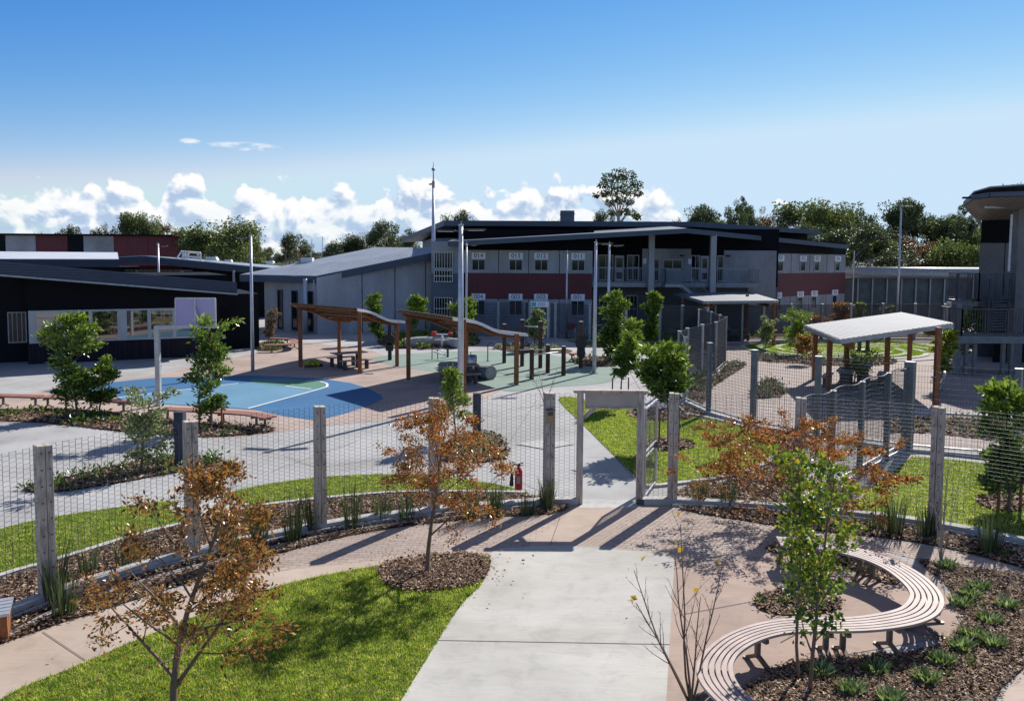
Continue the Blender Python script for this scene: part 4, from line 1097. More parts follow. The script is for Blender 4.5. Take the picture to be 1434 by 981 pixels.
for i, p in enumerate(nf): timber_post(FA, p, nf[i + 1] if i + 1 < len(nf) else p * 2 - nf[i - 1])
def fence_run(root, pts, hs=HP, z0=.16, stagger=True, sv=.1, sh=.0762, t=.005, m=None, curve=True):
    c = catmull(pts, False, 4) if curve else pts
    n = 4 if curve else 1
    for i in range(len(pts) - 1):
        seg = c[i * n:(i + 1) * n + 1]
        V = None; mbs = []
        for a, b in zip(seg, seg[1:]): mbs.append(mesh_panel(root, a, b, hs, z0, sv, sh, t, stagger, m))
        if len(mbs) > 1:
            # one panel per bay: join the short chords into one mesh
            vs, fs, off = [], [], 0
            for o in mbs:
                nv_ = len(o.data.vertices); co = np.empty(nv_ * 3); o.data.vertices.foreach_get('co', co)
                ix = np.empty(len(o.data.polygons) * 4, int); o.data.polygons.foreach_get('vertices', ix)
                vs.append(co.reshape(-1, 3)); fs.append(ix.reshape(-1, 4) + off); off += nv_
            me = bpy.data.meshes.new('mesh_panel'); me.from_pydata(np.concatenate(vs).tolist(), [], np.concatenate(fs).tolist())
            mm = mbs[0].data.materials[0]
            for o in mbs: bpy.data.objects.remove(o)
            finish(me, 'mesh_panel', mm, root)
fence_run(FA, nf)
def plinth(root, pts, w=.22, h=.14, curve=True, rail=True):
    c = resample(catmull(pts, False, 6) if curve else pts, step=.5)
    b = MB(); ribbon(b, c, w, 0.0, h)
    b.build('plinth', K['kerb'], root, world=True)
    if rail:
        b = MB()
        off = []
        for i, p in enumerate(c):
            d = (c[min(i + 1, len(c) - 1)] - c[max(i - 1, 0)]).normalized(); off.append(p + Vector((d.y, -d.x, 0)) * .17)
        ribbon(b, off, .07, 0.0, .07); b.build('bottom_rail', K['galv'], root, world=True)
plinth(FA, nf)
gp_px = [(768, 705.5), (811, 704.5), (895, 704.5), (941, 705)]
g_l, g_r = G(811, 705), G(895, 705)
fence_run(FA, [nf[-1], g_l], curve=False); plinth(FA, [nf[-1], g_l - Vector((.05, 0, 0))], curve=False, rail=False)
rf_px = [(941, 705), (1117, 716), (1308, 738.5), (1560, 790)]
rfp = [G(*p) for p in rf_px]
FB = thing('timber_post_fence', 'wire fence on weathered grey timber posts right of the gate', 'fence', rfp[0], 0, 'timber post fences beside the gate')
for i, p in enumerate(rfp): timber_post(FB, p, rfp[i + 1] if i + 1 < len(rfp) else p * 2 - rfp[i - 1])
fence_run(FB, rfp, stagger=False); plinth(FB, rfp)
fence_run(FB, [g_r, rfp[0]], curve=False, sv=.1)
plinth(FB, [g_r + Vector((.05, 0, 0)), rfp[0]], curve=False, rail=False)

# gate: timber frame with a sign board, steel leaf standing open
GT = thing('gate', 'open steel mesh gate in a weathered timber frame with blank sign board', 'gate', (g_l + g_r) / 2)
for p, s in ((g_l, 1), (g_r, -1)):
    b = MB(); b.box(p.x, p.y, 1.25, .14, .14, 2.5); b.build('gate_post', K['greytimber'], GT, world=True, bevel=.008)
b = MB(); b.box((g_l.x + g_r.x) / 2, g_l.y, 2.53, g_r.x - g_l.x + .3, .16, .06); b.build('head_beam', K['greytimber'], GT, world=True)
b = MB(); b.box((g_l.x + g_r.x) / 2 + .02, g_l.y, 2.33, g_r.x - g_l.x - .17, .04, .32)
sgn = b.build('sign_board', mat('faded_board', (.42, .37, .32), .7, .12, 2, fine=.1), GT, world=True, bevel=.004)
b = MB()
for z in (2.168, 2.492): b.box((g_l.x + g_r.x) / 2 + .02, g_l.y - .012, z, g_r.x - g_l.x - .15, .07, .03)
b.build('board_rail', K['greytimber'], sgn, world=True)
b = MB(); b.bar(g_l + Vector((.05, 0, 1.92)), g_l + Vector((.36, 0, 2.2)), .05, .09); b.build('brace', K['greytimber'], GT, world=True)
hinge = G(902, 701.5); le = G(918, 680); leafd = le - hinge
b = MB()
for p in (hinge, le): b.bar(p + Vector((0, 0, .1)), p + Vector((0, 0, 2.12)), .05)
for z in (.12, 1.0, 1.12, 2.1): b.bar(hinge + Vector((0, 0, z)), le + Vector((0, 0, z)), .045)
lf = b.build('gate_leaf', K['galv'], GT, world=True)
b = MB()
for i in range(1, 14): b.bar(hinge + leafd * (i / 14) + Vector((0, 0, .12)), hinge + leafd * (i / 14) + Vector((0, 0, 2.1)), .006)
for i in range(1, 26): b.bar(hinge + Vector((0, 0, .1 + i * .077)), le + Vector((0, 0, .1 + i * .077)), .005)
q = b.build('leaf_mesh', K['wire'], lf, world=True)
b = MB(); b.box(hinge.x + leafd.x * .86, hinge.y + leafd.y * .86 - .04, 1.06, .12, .06, .16); b.build('lock', K['steeldark'], lf, world=True)
b = MB(); b.box(g_r.x + .012, g_r.y - .09, .06, .16, .05, .12); b.build('hinge', K['steeldark'], GT, world=True)
# access reader on the post left of the gate
cr = nf[-1]
AR = thing('access_reader', 'small bronze box fixed high on the timber post left of the gate', 'reader box', cr + Vector((.02, -.115, 2.0)))
b = MB(); b.box(0, 0, 0, .19, .07, .28); b.build('case', mat('bronze_box', (.26, .20, .11), .4, .1, 4, .5), AR, bevel=.01)
b = MB(); b.box(0, -.037, .06, .11, .008, .09); b.box(0, 0, .155, .22, .10, .02); b.build('keypad', K['steeldark'], AR)
# fire extinguisher hanging on the wire
fe = G(726, 704) ; fz = 2.5 * (704 - 684) / (704 - 549)
FE = thing('fire_extinguisher', 'red fire extinguisher with black hose hanging on the wire fence', 'extinguisher', Vector((fe.x, fe.y - .11, .34)))
b = MB(); b.tube([(0, 0, 0), (0, 0, .02), (0, 0, .42), (0, 0, .47), (0, 0, .50), (0, 0, .53)], [.07, .085, .085, .06, .03, .025], 14); b.build('cylinder', K['red'], FE, True)
b = MB(); b.box(.0, -.087, .24, .09, .012, .17); b.build('instruction_label', mat('pale_label', (.55, .30, .28), .5, .2, 9), FE)
b = MB(); b.box(0, 0, .555, .06, .05, .05); b.bar((0, -.02, .58), (.1, -.03, .61), .02); b.bar((0, -.02, .55), (.1, -.03, .55), .016); b.build('valve_handle', K['black'], FE)
b = MB(); b.tube([(0, -.03, .56), (-.10, -.04, .58), (-.155, -.05, .50), (-.16, -.05, .36), (-.15, -.05, .22)], .018, 6); b.tube([(-.15, -.05, .36), (-.16, -.05, .1)], [.03, .05], 8); b.build('hose', K['black'], FE, True)

# steel fences further in
def steel_fence(name_label, pxs, w=.12, sv=.076, sh=.15, t=.006, curve=False, rail=True, group=None, hs=HP, pl=True, thick=None):
    pts = [G(*p) for p in pxs]
    F = thing('steel_mesh_fence', name_label, 'fence', pts[0], 0, 'steel mesh fences around the courtyards')
    for i, p in enumerate(pts):
        q = pts[i + 1] if i + 1 < len(pts) else p * 2 - pts[i - 1]
        d = q - p
        post(F, p, hs + .03, (thick or {}).get(i, w), (K['fencesteel'] if name_label.startswith('dark') else K['galvdull'] if i % 3 else K['pole']), math.atan2(d.y, d.x), cap=K['galv'])
    fence_run(F, pts, hs, .14, False, sv, sh, t, K['darkwire'], curve)
    if pl: plinth(F, pts, .26, .1, curve, False)
    if rail:
        b = MB()
        for a, c in zip(pts, pts[1:]):
            b.bar(a + Vector((0, 0, .2)), c + Vector((0, 0, .2)), .05, .05)
        b.build('bottom_rail', K['galv'], F, world=True)
    return F
# wavy-topped run from the near fence to the courtyard corner
wv = [G(1118, 716), G(1162, 693), G(1203, 670), G(1240, 648), G(1270, 632)]
FW = thing('steel_mesh_fence', 'dark mesh fence with wavy top running back from the timber fence', 'fence', wv[0], 0, 'steel mesh fences around the courtyards')
for i, p in enumerate(wv[1:]):
    d = p - wv[i]; post(FW, p, 2.46 if i < 3 else 2.6, .13 if i < 3 else .26, K['fencesteel'], math.atan2(d.y, d.x))
for a, c in zip(wv, wv[1:]):
    # each bay's top sags and rises like a wave
    k = 10; L0 = [a.lerp(c, j / k) for j in range(k + 1)]; H = [2.46 + .04 * math.sin(2 * math.pi * j / k) for j in range(k + 1)]
    b = MB()
    for j in range(k): b.bar(L0[j] + Vector((0, 0, H[j])), L0[j + 1] + Vector((0, 0, H[j + 1])), .022)
    nv_ = int((c - a).length / .076)
    for j in range(nv_ + 1):
        p = a.lerp(c, j / nv_); b.bar(p + Vector((0, 0, .18)), p + Vector((0, 0, 2.46 + .04 * math.sin(2 * math.pi * j / nv_))), .006)
    for j in range(18):
        z = .2 + j * .13
        for jj in range(k): b.bar(L0[jj] + Vector((0, 0, z * H[jj] / 2.46)), L0[jj + 1] + Vector((0, 0, z * H[jj + 1] / 2.46)), .007)
    b.build('mesh_panel', K['darkwire'], FW, world=True)
b = MB()
for a, c in zip(wv, wv[1:]):
    for z in (.12, .28): b.bar(a + Vector((0, 0, z)), c + Vector((0, 0, z)), .05, .05)
b.build('bottom_rail', K['galv'], FW, world=True)
plinth(FW, wv, .3, .06, False, False)
steel_fence('dark steel mesh fence closing the lawn at the right edge', [(1270, 632), (1421, 645), (1560, 668)], .16, group=1)
steel_fence('dark steel mesh fence curving round the bend of the gate lawn', [(958, 564), (992, 579.5), (1054, 598), (1143, 614), (1270, 632)], .17, .076, .10, .007, thick={0: .1, 1: .14})
steel_fence('pale mesh fence zigzagging back beside the courtyard entrance', [(958, 564), (950, 549), (961, 541), (982, 531.5), (1001, 525), (1015, 511)], .13, .05, .08, .010, curve=False)
steel_fence('pale mesh fence stepping back from the courtyard corner to the far fence', [(1015, 511), (1007, 506), (995, 498), (978, 491), (989, 487)], .12, .05, .08, .011, curve=False)
steel_fence('long steel mesh fence across the front of the numbered block', [(640, 473), (698, 473), (735, 474), (742, 475)], .17, .07, .10, .022, rail=False)
steel_fence('long steel mesh fence between the sign gate and the far shelter', [(769, 475), (778, 476), (826, 478), (876, 480), (924, 480), (955, 482), (989, 487)], .18, .07, .10, .022, rail=False)
steel_fence('steel mesh fence running behind the grass maze', [(989, 487), (1000, 481), (1038, 480), (1068, 479), (1107, 477), (1150, 477), (1190, 476), (1235, 475), (1280, 475), (1322, 476)], .16, .07, .10, .021, rail=False)

# tall mixed posts by the right-hand building
q = [G(1325, 518), G(1338, 524), G(1347, 516)]
TP = thing('gate_posts', 'tall timber and steel gate posts beside the right-hand stairs', 'gate posts', q[0])
b = MB(); b.box(q[0].x, q[0].y, 1.72, .2, .2, 3.44); b.build('timber_post', K['greytimber'], TP, world=True, bevel=.01)
b = MB(); b.box(q[1].x, q[1].y, 1.72, .24, .24, 3.44); b.build('steel_post', K['fencesteel'], TP, world=True, bevel=.01)
mesh_panel(TP, q[0], q[1], 3.2, .1, .07, .1, .008, False, K['fencesteel'])
b = MB(); b.tube([G(1318, 535, .3), G(1322, 528, 1.0), G(1323, 520, 1.2)], .05, 6); b.tube([G(1316, 545, .05), G(1318, 535, .3)], .05, 6); b.build('handrail', K['galv'], TP, True, world=True)

# teal-signed gate in the far fence
sg = thing('sign_gate', 'grey portal with pale teal-marked sign in the far mesh fence', 'gate', G(755, 475))
a, c = G(743, 475), G(767, 475)
for p in (a, c):
    b = MB(); b.box(p.x, p.y, 1.28, .13, .13, 2.56); b.build('gate_post', K['galv'], sg, world=True)
b = MB(); b.box((a.x + c.x) / 2, a.y, 2.42, c.x - a.x + .1, .08, .42); s_ = b.build('sign_board', K['signwhite'], sg, world=True)
b = MB(); b.box(a.x + .22, a.y - .046, 2.42, .26, .012, .3); b.build('teal_mark', K['teal'], s_, world=True)
b = MB()
for i in range(4): b.box(a.x + .72, a.y - .045, 2.54 - i * .08, .5, .008, .025)
b.build('notice_lines', K['galvdull'], s_, world=True)
b = MB(); b.bar(a + Vector((.1, .02, .1)), a + Vector((.1, .02, 2.1)), .05); b.bar(c + Vector((-.1, .02, .1)), c + Vector((-.1, .02, 2.1)), .05); b.bar(a + Vector((.1, .02, 2.1)), c + Vector((-.1, .02, 2.1)), .05)
for i in range(1, 18): b.bar(a.lerp(c, i / 18) + Vector((0, .02, .1)), a.lerp(c, i / 18) + Vector((0, .02, 2.1)), .01)
b.build('gate_leaf', K['fencesteel'], sg, world=True)

# ------------------------------------------------------------------ light poles
def light_pole(px, py, ptop, label, heads, r=.075, arm=.75, base_hidden=0):
    p = G(px, py); h = ZY(ptop, p.y, px)
    t = thing('light_pole', label, 'light pole', p, 0, 'tall light poles')
    b = MB(); b.tube([(0, 0, 0), (0, 0, h * .5), (0, 0, h)], [r * 1.15, r, r * .72], 12); b.build('pole', K['pole'], t, True)
    b = MB(); b.box(0, 0, .015, .34, .34, .03)
    for x in (-1, 1):
        for y in (-1, 1): b.tube([(x * .13, y * .13, .03), (x * .13, y * .13, .07)], .018, 6)
    b.build('base_plate', K['galvdull'], t)
    for dx, dy, z in heads:
        b = MB(); d = Vector((dx, dy, 0)).normalized(); Z = Vector((0, 0, h - z))
        b.bar(Z, Z + d * .2, .05, .05); b.bar(Z + d * .2 + Vector((0, 0, .01)), Z + d * arm + Vector((0, 0, .03)), .26, .05)
        o = b.build('lamp_head', K['steeldark'], t, bevel=.01)
        b = MB(); b.bar(Z + d * .3 + Vector((0, 0, -.025)), Z + d * (arm - .08) + Vector((0, 0, -.01)), .18, .012); b.build('led_panel', K['signwhite'], o)
    b = MB(); b.box(0, 0, h + .03, r * 1.7, r * 1.7, .06); b.tube([(0, 0, h), (.02, 0, h + .16)], .02, 5); b.build('cap', K['galv'], t)
    b = MB(); b.box(0, -r * 1.02, .75, .1, .03, .28); b.build('service_hatch', K['galvdull'], t)
    return t
light_pole(354, 522, 331, 'silver light pole at the back of the blue court, lamp to the left', [(-1, .1, .08)])
light_pole(645, 566, 316, 'thickest silver light pole in front of the curved shelters, twin lamps', [(-1, .2, .2), (1, .35, .15)], .105, .95)
light_pole(653, 499, 342, 'thin light pole behind the second curved shelter', [(1, 0, .05)], .06, .6)
light_pole(793, 474, 353, 'slender light pole with T-shaped twin lamp before sign 001', [(1, 0, .02), (-1, 0, .02)], .07, .75)
light_pole(832, 523, 340, 'silver light pole right of the exercise posts', [(1, .1, .05)], .085, .8)
light_pole(851, 500, 342, 'light pole just behind the tall bushy tree, lamp to the right', [(1, .1, .08)], .075, .8)
light_pole(1256, 450, 288, 'tall light pole before the perimeter wall', [(1, 0, .05)], .10, 1.0)
light_pole(224, 462, 342, 'short-looking light pole rising behind the black pavilion roof', [(1, 0, .15)], .085, .7)
light_pole(1080, 440, 303, 'lamp pole rising above the wing roof from behind', [(1, 0, .05)], .08, .9)
ma = G(607, 462); hm = ZY(262, ma.y, 607)
mt = thing('camera_mast', 'very tall steel mast with camera bracket and spike beside the hall', 'mast', ma, 0)
b = MB(); b.tube([(0, 0, 0), (0, 0, hm * .5), (0, 0, hm)], [.19, .16, .09], 14); b.build('pole', K['pole'], mt, True)
b = MB(); b.box(0, 0, hm + .2, .2, .2, .55); b.bar((0, 0, hm + .25), (-.32, 0, hm + .2), .1, .12); b.build('camera_bracket', K['galvdull'], mt)
b = MB(); b.tube([(0, 0, hm + .4), (0, 0, hm + 1.5)], .045, 8); b.sphere((0, 0, hm + 1.35), .14); b.tube([(0, 0, hm + 1.4), (0, 0, hm + 2.05)], [.03, .012], 6); b.build('antenna', K['galvdull'], mt, True)
b = MB(); b.box(0, 0, .03, .6, .6, .06); b.build('base_plate', K['galvdull'], mt)

# ------------------------------------------------------------------ shelters
def wave_shelter(name_label, P4, top, prof_pts, group):
    """four timber posts, purlins and battens under a rippling iron roof"""
    posts = [G(*p) for p in P4]
    T = thing('curved_shelter', name_label, 'shelter', posts[0], 0, group)
    return T, posts
def curved_shelter(label, posts_px, near_edge, far_edge):
    posts = [G(*p) for p, _ in posts_px]
    T = thing('curved_shelter', label, 'shelter', posts[0], 0, 'curved timber shelters by the court')
    for p, (q, top) in zip(posts, posts_px):
        h = ZY(top, p.y, q[0])
        b = MB(); b.box(p.x, p.y, h / 2 + .02, .19, .19, h - .04, .15); o = b.build('post', K['rusttimber'], T, world=True, bevel=.012)
        b = MB(); b.box(p.x, p.y, .02, .3, .3, .03, .15); b.build('post_base', K['galv'], o, world=True)
    ne = catmull([P(*q) for q in near_edge], False, 6); fe_ = catmull([P(*q) for q in far_edge], False, 6)
    n = 33; ne = resample(ne, n); fe_ = resample(fe_, n)
    # corrugated sheet: ridges run along the wave
    b = MB(); m = 40; vs = []; fs = []
    for i in range(n):
        for j in range(m + 1):
            p = ne[i].lerp(fe_[i], j / m); vs.append(p + Vector((0, 0, .05 + (.018 if j % 2 else 0))))
    for i in range(n - 1):
        for j in range(m):
            a = i * (m + 1) + j; fs.append((a, a + 1, a + m + 2, a + m + 1))
    b.add(vs, fs); rf = b.build('roof_sheet', K['roofsheet2'], T, world=True)
    for e in (ne, fe_):
        b = MB()
        for i in range(n - 1): b.bar(e[i] - Vector((0, 0, .02)), e[i + 1] - Vector((0, 0, .02)), .05, .12)
        b.build('edge_trim', K['white'], rf, world=True)
    for k in range(6):
        i = int(round(k * (n - 1) / 5)); i = min(max(i, 0), n - 1)
        b = MB(); b.bar(ne[i] - Vector((0, 0, .05)), fe_[i] - Vector((0, 0, .05)), .14, .09); b.build('purlin', K['rusttimber'], T, world=True)
    for t in (.1, .9):
        b = MB()
        for i in range(n - 1): b.bar(ne[i].lerp(fe_[i], t) - Vector((0, 0, .15)), ne[i + 1].lerp(fe_[i + 1], t) - Vector((0, 0, .15)), .09, .12)
        b.build('bearer', K['rusttimber'], T, world=True)
    return T
K['roofsheet2'] = mat('weathered_iron', (.06, .05, .045), .6, .2, 2, .0)
curved_shelter('left curved timber shelter with four posts beside the blue court',
    [((421, 515), 434), ((475, 497), 447), ((504, 523), 437), ((556, 513), 449)],
    # near edge (px,py,depth): high left corner, dips then runs right
    [(500, 433, 37.5), (520, 437, 38.5), (545, 448, 39.5), (567, 450.5, 40.5)],
    [(407, 425.5, 39.0), (430, 432, 41), (455, 443, 43.5), (484, 446.0, 45.5)])
curved_shelter('right curved timber shelter over the picnic table near the green surface',
    [((572, 533), 442), ((653, 508), 458), ((649, 560), 447), ((723, 539), 467)],
    [(634, 446, 31.5), (668, 451, 33), (700, 464, 34.3), (739, 468.5, 35.6)],
    [(557, 434.5, 35), (595, 443, 36.8), (625, 455, 38.6), (660, 459, 40.5)])
def flat_shelter(label, corners, posts_px, fall=.16, group='skillion shelters in the far courtyards', roofm=None):
    cs = [P(*c) for c in corners]
    c0 = sum(cs, Vector()) / 4
    T = thing('skillion_shelter', label, 'shelter', (c0.x, c0.y, 0), 0, group)
    nrm = (cs[1] - cs[0]).cross(cs[3] - cs[0])
    b = MB(); n, m = 30, 2; vs = []; fs = []
    for i in range(n * 2 + 1):
        for j in range(2):
            p = (cs[0].lerp(cs[1], i / (n * 2))).lerp(cs[3].lerp(cs[2], i / (n * 2)), j); vs.append(p + Vector((0, 0, .02 if i % 2 else 0)))
    for i in range(n * 2): fs.append((i * 2, i * 2 + 1, i * 2 + 3, i * 2 + 2))
    b.add(vs, fs); r_ = b.build('roof_sheet', K['shelterroof'] if roofm is None else roofm, T, world=True)
    b = MB()
    for a, c in ((0, 3), (1, 2), (0, 1), (3, 2)): b.bar(cs[a] - Vector((0, 0, .10)), cs[c] - Vector((0, 0, .10)), .05, .16)
    b.build('fascia', K['galvdull'], r_, world=True)
    for k in range(5):
        t = k / 4 * .9 + .05
        b = MB(); b.bar(cs[0].lerp(cs[1], t) - Vector((0, 0, .14)), cs[3].lerp(cs[2], t) - Vector((0, 0, .14)), .07, .15); b.build('rafter', K['rusttimber'], T, world=True)
    for t in (.12, .88):
        b = MB(); b.bar(cs[0].lerp(cs[3], t) - Vector((0, 0, .34)), cs[1].lerp(cs[2], t) - Vector((0, 0, .34)), .1, .24); b.build('beam', K['rusttimber'], T, world=True)
    for px, py, pt in posts_px:
        p = G(px, py); h = ZY(pt, p.y, px)
        b = MB(); b.box(p.x, p.y, h / 2, .18, .18, h); b.build('post', K['rusttimber'], T, world=True, bevel=.01)
    return T
flat_shelter('silver roofed shelter on red-brown posts in the right courtyard', [(1127, 455, 36.5), (1176, 475, 29.5), (1334, 452, 31.0), (1262, 437, 40)],
    [(1140, 531, 462), (1160, 546, 472), (1184, 540, 476), (1241, 533, 462), (1273, 512, 461), (1310, 567, 458)])
flat_shelter('far silver roofed shelter in front of the recessed balcony', [(945, 410, 60), (985, 421.5, 51), (1090, 420.5, 52), (1047, 408, 62)],
    [(955, 473, 416), (990, 486, 424), (1083, 484, 423), (1045, 474, 412)])

# ------------------------------------------------------------------ benches
def cast_leg(root, c, d, zt, w=.42):
    """Y-foot cast pedestal leg; d = direction across the seat"""
    d = Vector((d[0], d[1], 0)).normalized(); c = Vector((c[0], c[1], 0)); b = MB()
    b.bar(c + Vector((0, 0, .10)), c + Vector((0, 0, zt - .05)), .07, .05, up=d)
    b.bar(c + Vector((0, 0, zt - .05)) - d * w * .5, c + Vector((0, 0, zt - .05)) + d * w * .5, .06, .05)
    for s in (-1, 1):
        b.bar(c + Vector((0, 0, .13)), c + d * s * w * .55 + Vector((0, 0, .025)), .05, .05)
        f = c + d * s * w * .58; b.tube([(f.x, f.y, 0), (f.x, f.y, .03)], .05, 8)
    return b.build('leg', K['castleg'], root, world=True)
def slat_bench(name, label, ea, eb, z, slats, m, legs, gap=.22, th=.035, group=None, n=60, skirt=True):
    """ea, eb: the two long edges of the seat in plan"""
    if n > 100:   # long curve: pair each point with the nearest one across the seat
        mid = resample([a.lerp(b, .5) for a, b in zip(resample(ea, 400), resample(eb, 400))], n)
        A_, B_ = resample(ea, 1200), resample(eb, 1200); ea = []; eb = []; ia = ib = 0
        for k, p in enumerate(mid):
            ia = min(range(ia, min(ia + 60, 1200)), key=lambda q: (A_[q] - p).length); ib = min(range(ib, min(ib + 60, 1200)), key=lambda q: (B_[q] - p).length)
            ea.append(A_[ia]); eb.append(B_[ib])
        for L_ in (ea, eb):
            for _ in range(6):
                L_[1:-1] = [(L_[j - 1] + L_[j] * 2 + L_[j + 1]) / 4 for j in range(1, n - 1)]
    else: ea = resample(ea, n); eb = resample(eb, n)
    c0 = (ea[n // 2] + eb[n // 2]) / 2
    T = thing(name, label, 'bench', (c0.x, c0.y, 0), 0, group)
    for k in range(slats):
        t0 = (k + gap / 2) / slats; t1 = (k + 1 - gap / 2) / slats
        b = MB(); vs = []; fs = []
        for a, c in zip(ea, eb):
            p, q = a.lerp(c, t0), a.lerp(c, t1)
            vs += [(p.x, p.y, z - th), (p.x, p.y, z), (q.x, q.y, z), (q.x, q.y, z - th)]
        for i in range(n - 1):
            o = i * 4; e = o + 4
            fs += [(o, o + 1, e + 1, e), (o + 1, o + 2, e + 2, e + 1), (o + 2, o + 3, e + 3, e + 2), (o + 3, o, e, e + 3)]
        fs += [(0, 3, 2, 1), (len(vs) - 4, len(vs) - 3, len(vs) - 2, len(vs) - 1)]
        b.add(vs, fs); b.build('slat', m, T, world=True)
    b = MB(); pts = [a.lerp(c, .5) - Vector((0, 0, 0)) for a, c in zip(ea, eb)]
    ribbon(b, pts, .05, z - th - .055, z - th - .004); b.build('under_rail', K['castleg'], T, world=True)
    for f in legs:
        i = min(n - 1, max(0, int(f * (n - 1)))); c = (ea[i] + eb[i]) / 2
        cast_leg(T, c, eb[i] - ea[i], z - th, (eb[i] - ea[i]).length * .85)
    return T
ZS = .46
eA = [(1094, 763), (1140, 767), (1192, 777), (1232, 792), (1260, 812), (1273, 828), (1270, 840), (1256, 851), (1220, 859), (1180, 863), (1116, 863.5), (1060, 871), (1012, 889), (980, 917), (973, 940), (988, 966), (1014, 990), (1050, 1020)]
eB = [(1084, 750), (1140, 754), (1192, 763.5), (1240, 778), (1284, 798), (1312, 820), (1324, 841), (1316, 859), (1292, 871), (1252, 879), (1204, 883), (1148, 883.5), (1100, 886), (1060, 898), (1034, 916), (1027, 936), (1036, 958), (1056, 980), (1085, 1005)]
slat_bench('serpentine_bench', 'long S-curved slatted bench snaking through the paved corner', catmull([G(x, y, ZS) for x, y in eA], False, 6), catmull([G(x, y, ZS) for x, y in eB], False, 6), ZS, 6, K['slat'], [.01, .155, .185, .345, .40, .50, .58, .61, .72, .86], .26, n=150)
def strip_bench(name, label, cpx, w, legs, m, slats=4, z=.45, n=30, group='red slatted benches by the court'):
    c = resample(catmull([G(x, y, z) for x, y in cpx], False, 6), n); ea = []; eb = []
    for i, p in enumerate(c):
        d = (c[min(i + 1, n - 1)] - c[max(i - 1, 0)]).normalized(); q = Vector((-d.y, d.x, 0)) * w / 2; ea.append(p + q); eb.append(p - q)
    return slat_bench(name, label, ea, eb, z, slats, m, legs, .16, .045, group, n)
strip_bench('slatted_bench', 'red slatted bench running out of frame left of the bushy tree', [(-140, 551), (-40, 551.5), (56, 554)], .5, [.3, .75, .97], K['redslat'])
strip_bench('slatted_bench', 'red slatted bench passing behind the tall bushy tree', [(62, 554.3), (110, 556), (150, 558.5), (183, 563)], .5, [.04, .5, .93], K['redslat'])
strip_bench('slatted_bench', 'red slatted bench behind the staked tree in front of the court', [(229, 571), (270, 573), (320, 576), (352, 578.5), (379, 583.5)], .5, [.05, .55, .85, .96], K['redslat'])
strip_bench('slatted_bench', 'curved red bench wrapped round the dry shrub bed', [(371, 482), (388, 482), (403, 481), (412, 478.5), (410, 475), (398, 473.5), (378, 473)], .5, [.1, .45, .8], K['redslat'])
strip_bench('slatted_bench', 'short red bench beside the bushy tree past the exercise posts', [(798, 494.5), (808, 494), (820, 494)], .6, [.15, .85], K['redslat'], group='red slatted benches by the court')
strip_bench('slatted_bench', 'dark bench in the far left shade under the black pavilion eave', [(312, 466), (330, 466), (347, 466.5)], .5, [.1, .9], K['slat'], group='red slatted benches by the court')
# timber-sided bench end cut by the left edge of the frame
e0 = G(-70, 905); e1 = G(14, 890)
TB = thing('timber_bench', 'timber sided bench with steel top cut off by the left frame edge', 'bench', e1)
d = (e0 - e1).normalized(); nn = Vector((-d.y, d.x, 0))
b = MB()
for k in range(2): 
    pass
c0 = e1 - nn * .28; c1 = e1 + nn * .28
sec = [(-.16, 0), (.16, 0), (.27, .25), (.28, .41), (-.28, .41), (-.27, .25)]
L_ = 1.6
vs = [e1 + nn * x + Vector((0, 0, z)) for x, z in sec] + [e1 + d * L_ + nn * x + Vector((0, 0, z)) for x, z in sec]
ns_ = len(sec); b.add(vs, [tuple(range(ns_ - 1, -1, -1)), tuple(range(ns_, 2 * ns_))] + [(i, (i + 1) % ns_, ns_ + (i + 1) % ns_, ns_ + i) for i in range(ns_)])
b.build('timber_body', K['rusttimber'], TB, world=True, bevel=.01)
b = MB()
for k in range(5):
    o = nn * (-.26 + k * .13)
    b.bar(e1 - d * .03 + o + Vector((0, 0, .435)), e1 + d * L_ + o + Vector((0, 0, .435)), .10, .04)
b.build('seat_slats', K['galv'], TB, world=True)

# picnic tables
def picnic(label, px, py, rz):
    t = thing('picnic_table', label, 'picnic table', G(px, py), rz, 'picnic tables under the shelters')
    b = MB()
    for k in range(4): b.box(0, -.27 + k * .18, .75, 1.75, .165, .04)
    b.build('tabletop', K['slat'], t)
    for s in (-1, 1):
        b = MB(); b.box(s * .5, 0, .365, .12, .42, .73); b.build('leg', K['steeldark'], t, bevel=.01)
    for y in (-.78, .78):
        b = MB()
        for k in range(2): b.box(0, y - .09 + k * .18, .45, 1.6, .165, .04)
        o = b.build('bench_seat', K['slat'], t)
        for s in (-1, 1):
            b = MB(); b.box(s * .58, y, .215, .11, .26, .43); b.build('bench_leg', K['steeldark'], o, bevel=.01)
    return t
pt = picnic('picnic table with twin benches under the left curved shelter', 489, 514.5, R(36))
dup(pt, G(642, 534.5), R(18), 'picnic table with twin benches under the right curved shelter')
dup(pt, G(1185, 541), R(62), 'picnic table in the shade of the right courtyard shelter')
dup(pt, G(1208, 535), R(62), 'dark topped picnic table beside the thin shrub under the courtyard shelter')
dup(pt, G(1030, 476), R(4), 'picnic table under the far silver roofed shelter')
sb = thing('small_table', 'small dark stand with pale top on the grass maze', 'table', G(1209, 491), 0)
b = MB(); b.box(0, 0, .74, .95, .6, .06); b.build('top', K['slat'], sb)
for s in (-1, 1):
    b = MB(); b.box(s * .25, 0, .36, .12, .3, .7); b.build('leg', K['steeldark'], sb)
b = MB(); b.box(0, 0, .05, .9, .6, .08); b.build('base', K['black'], sb)

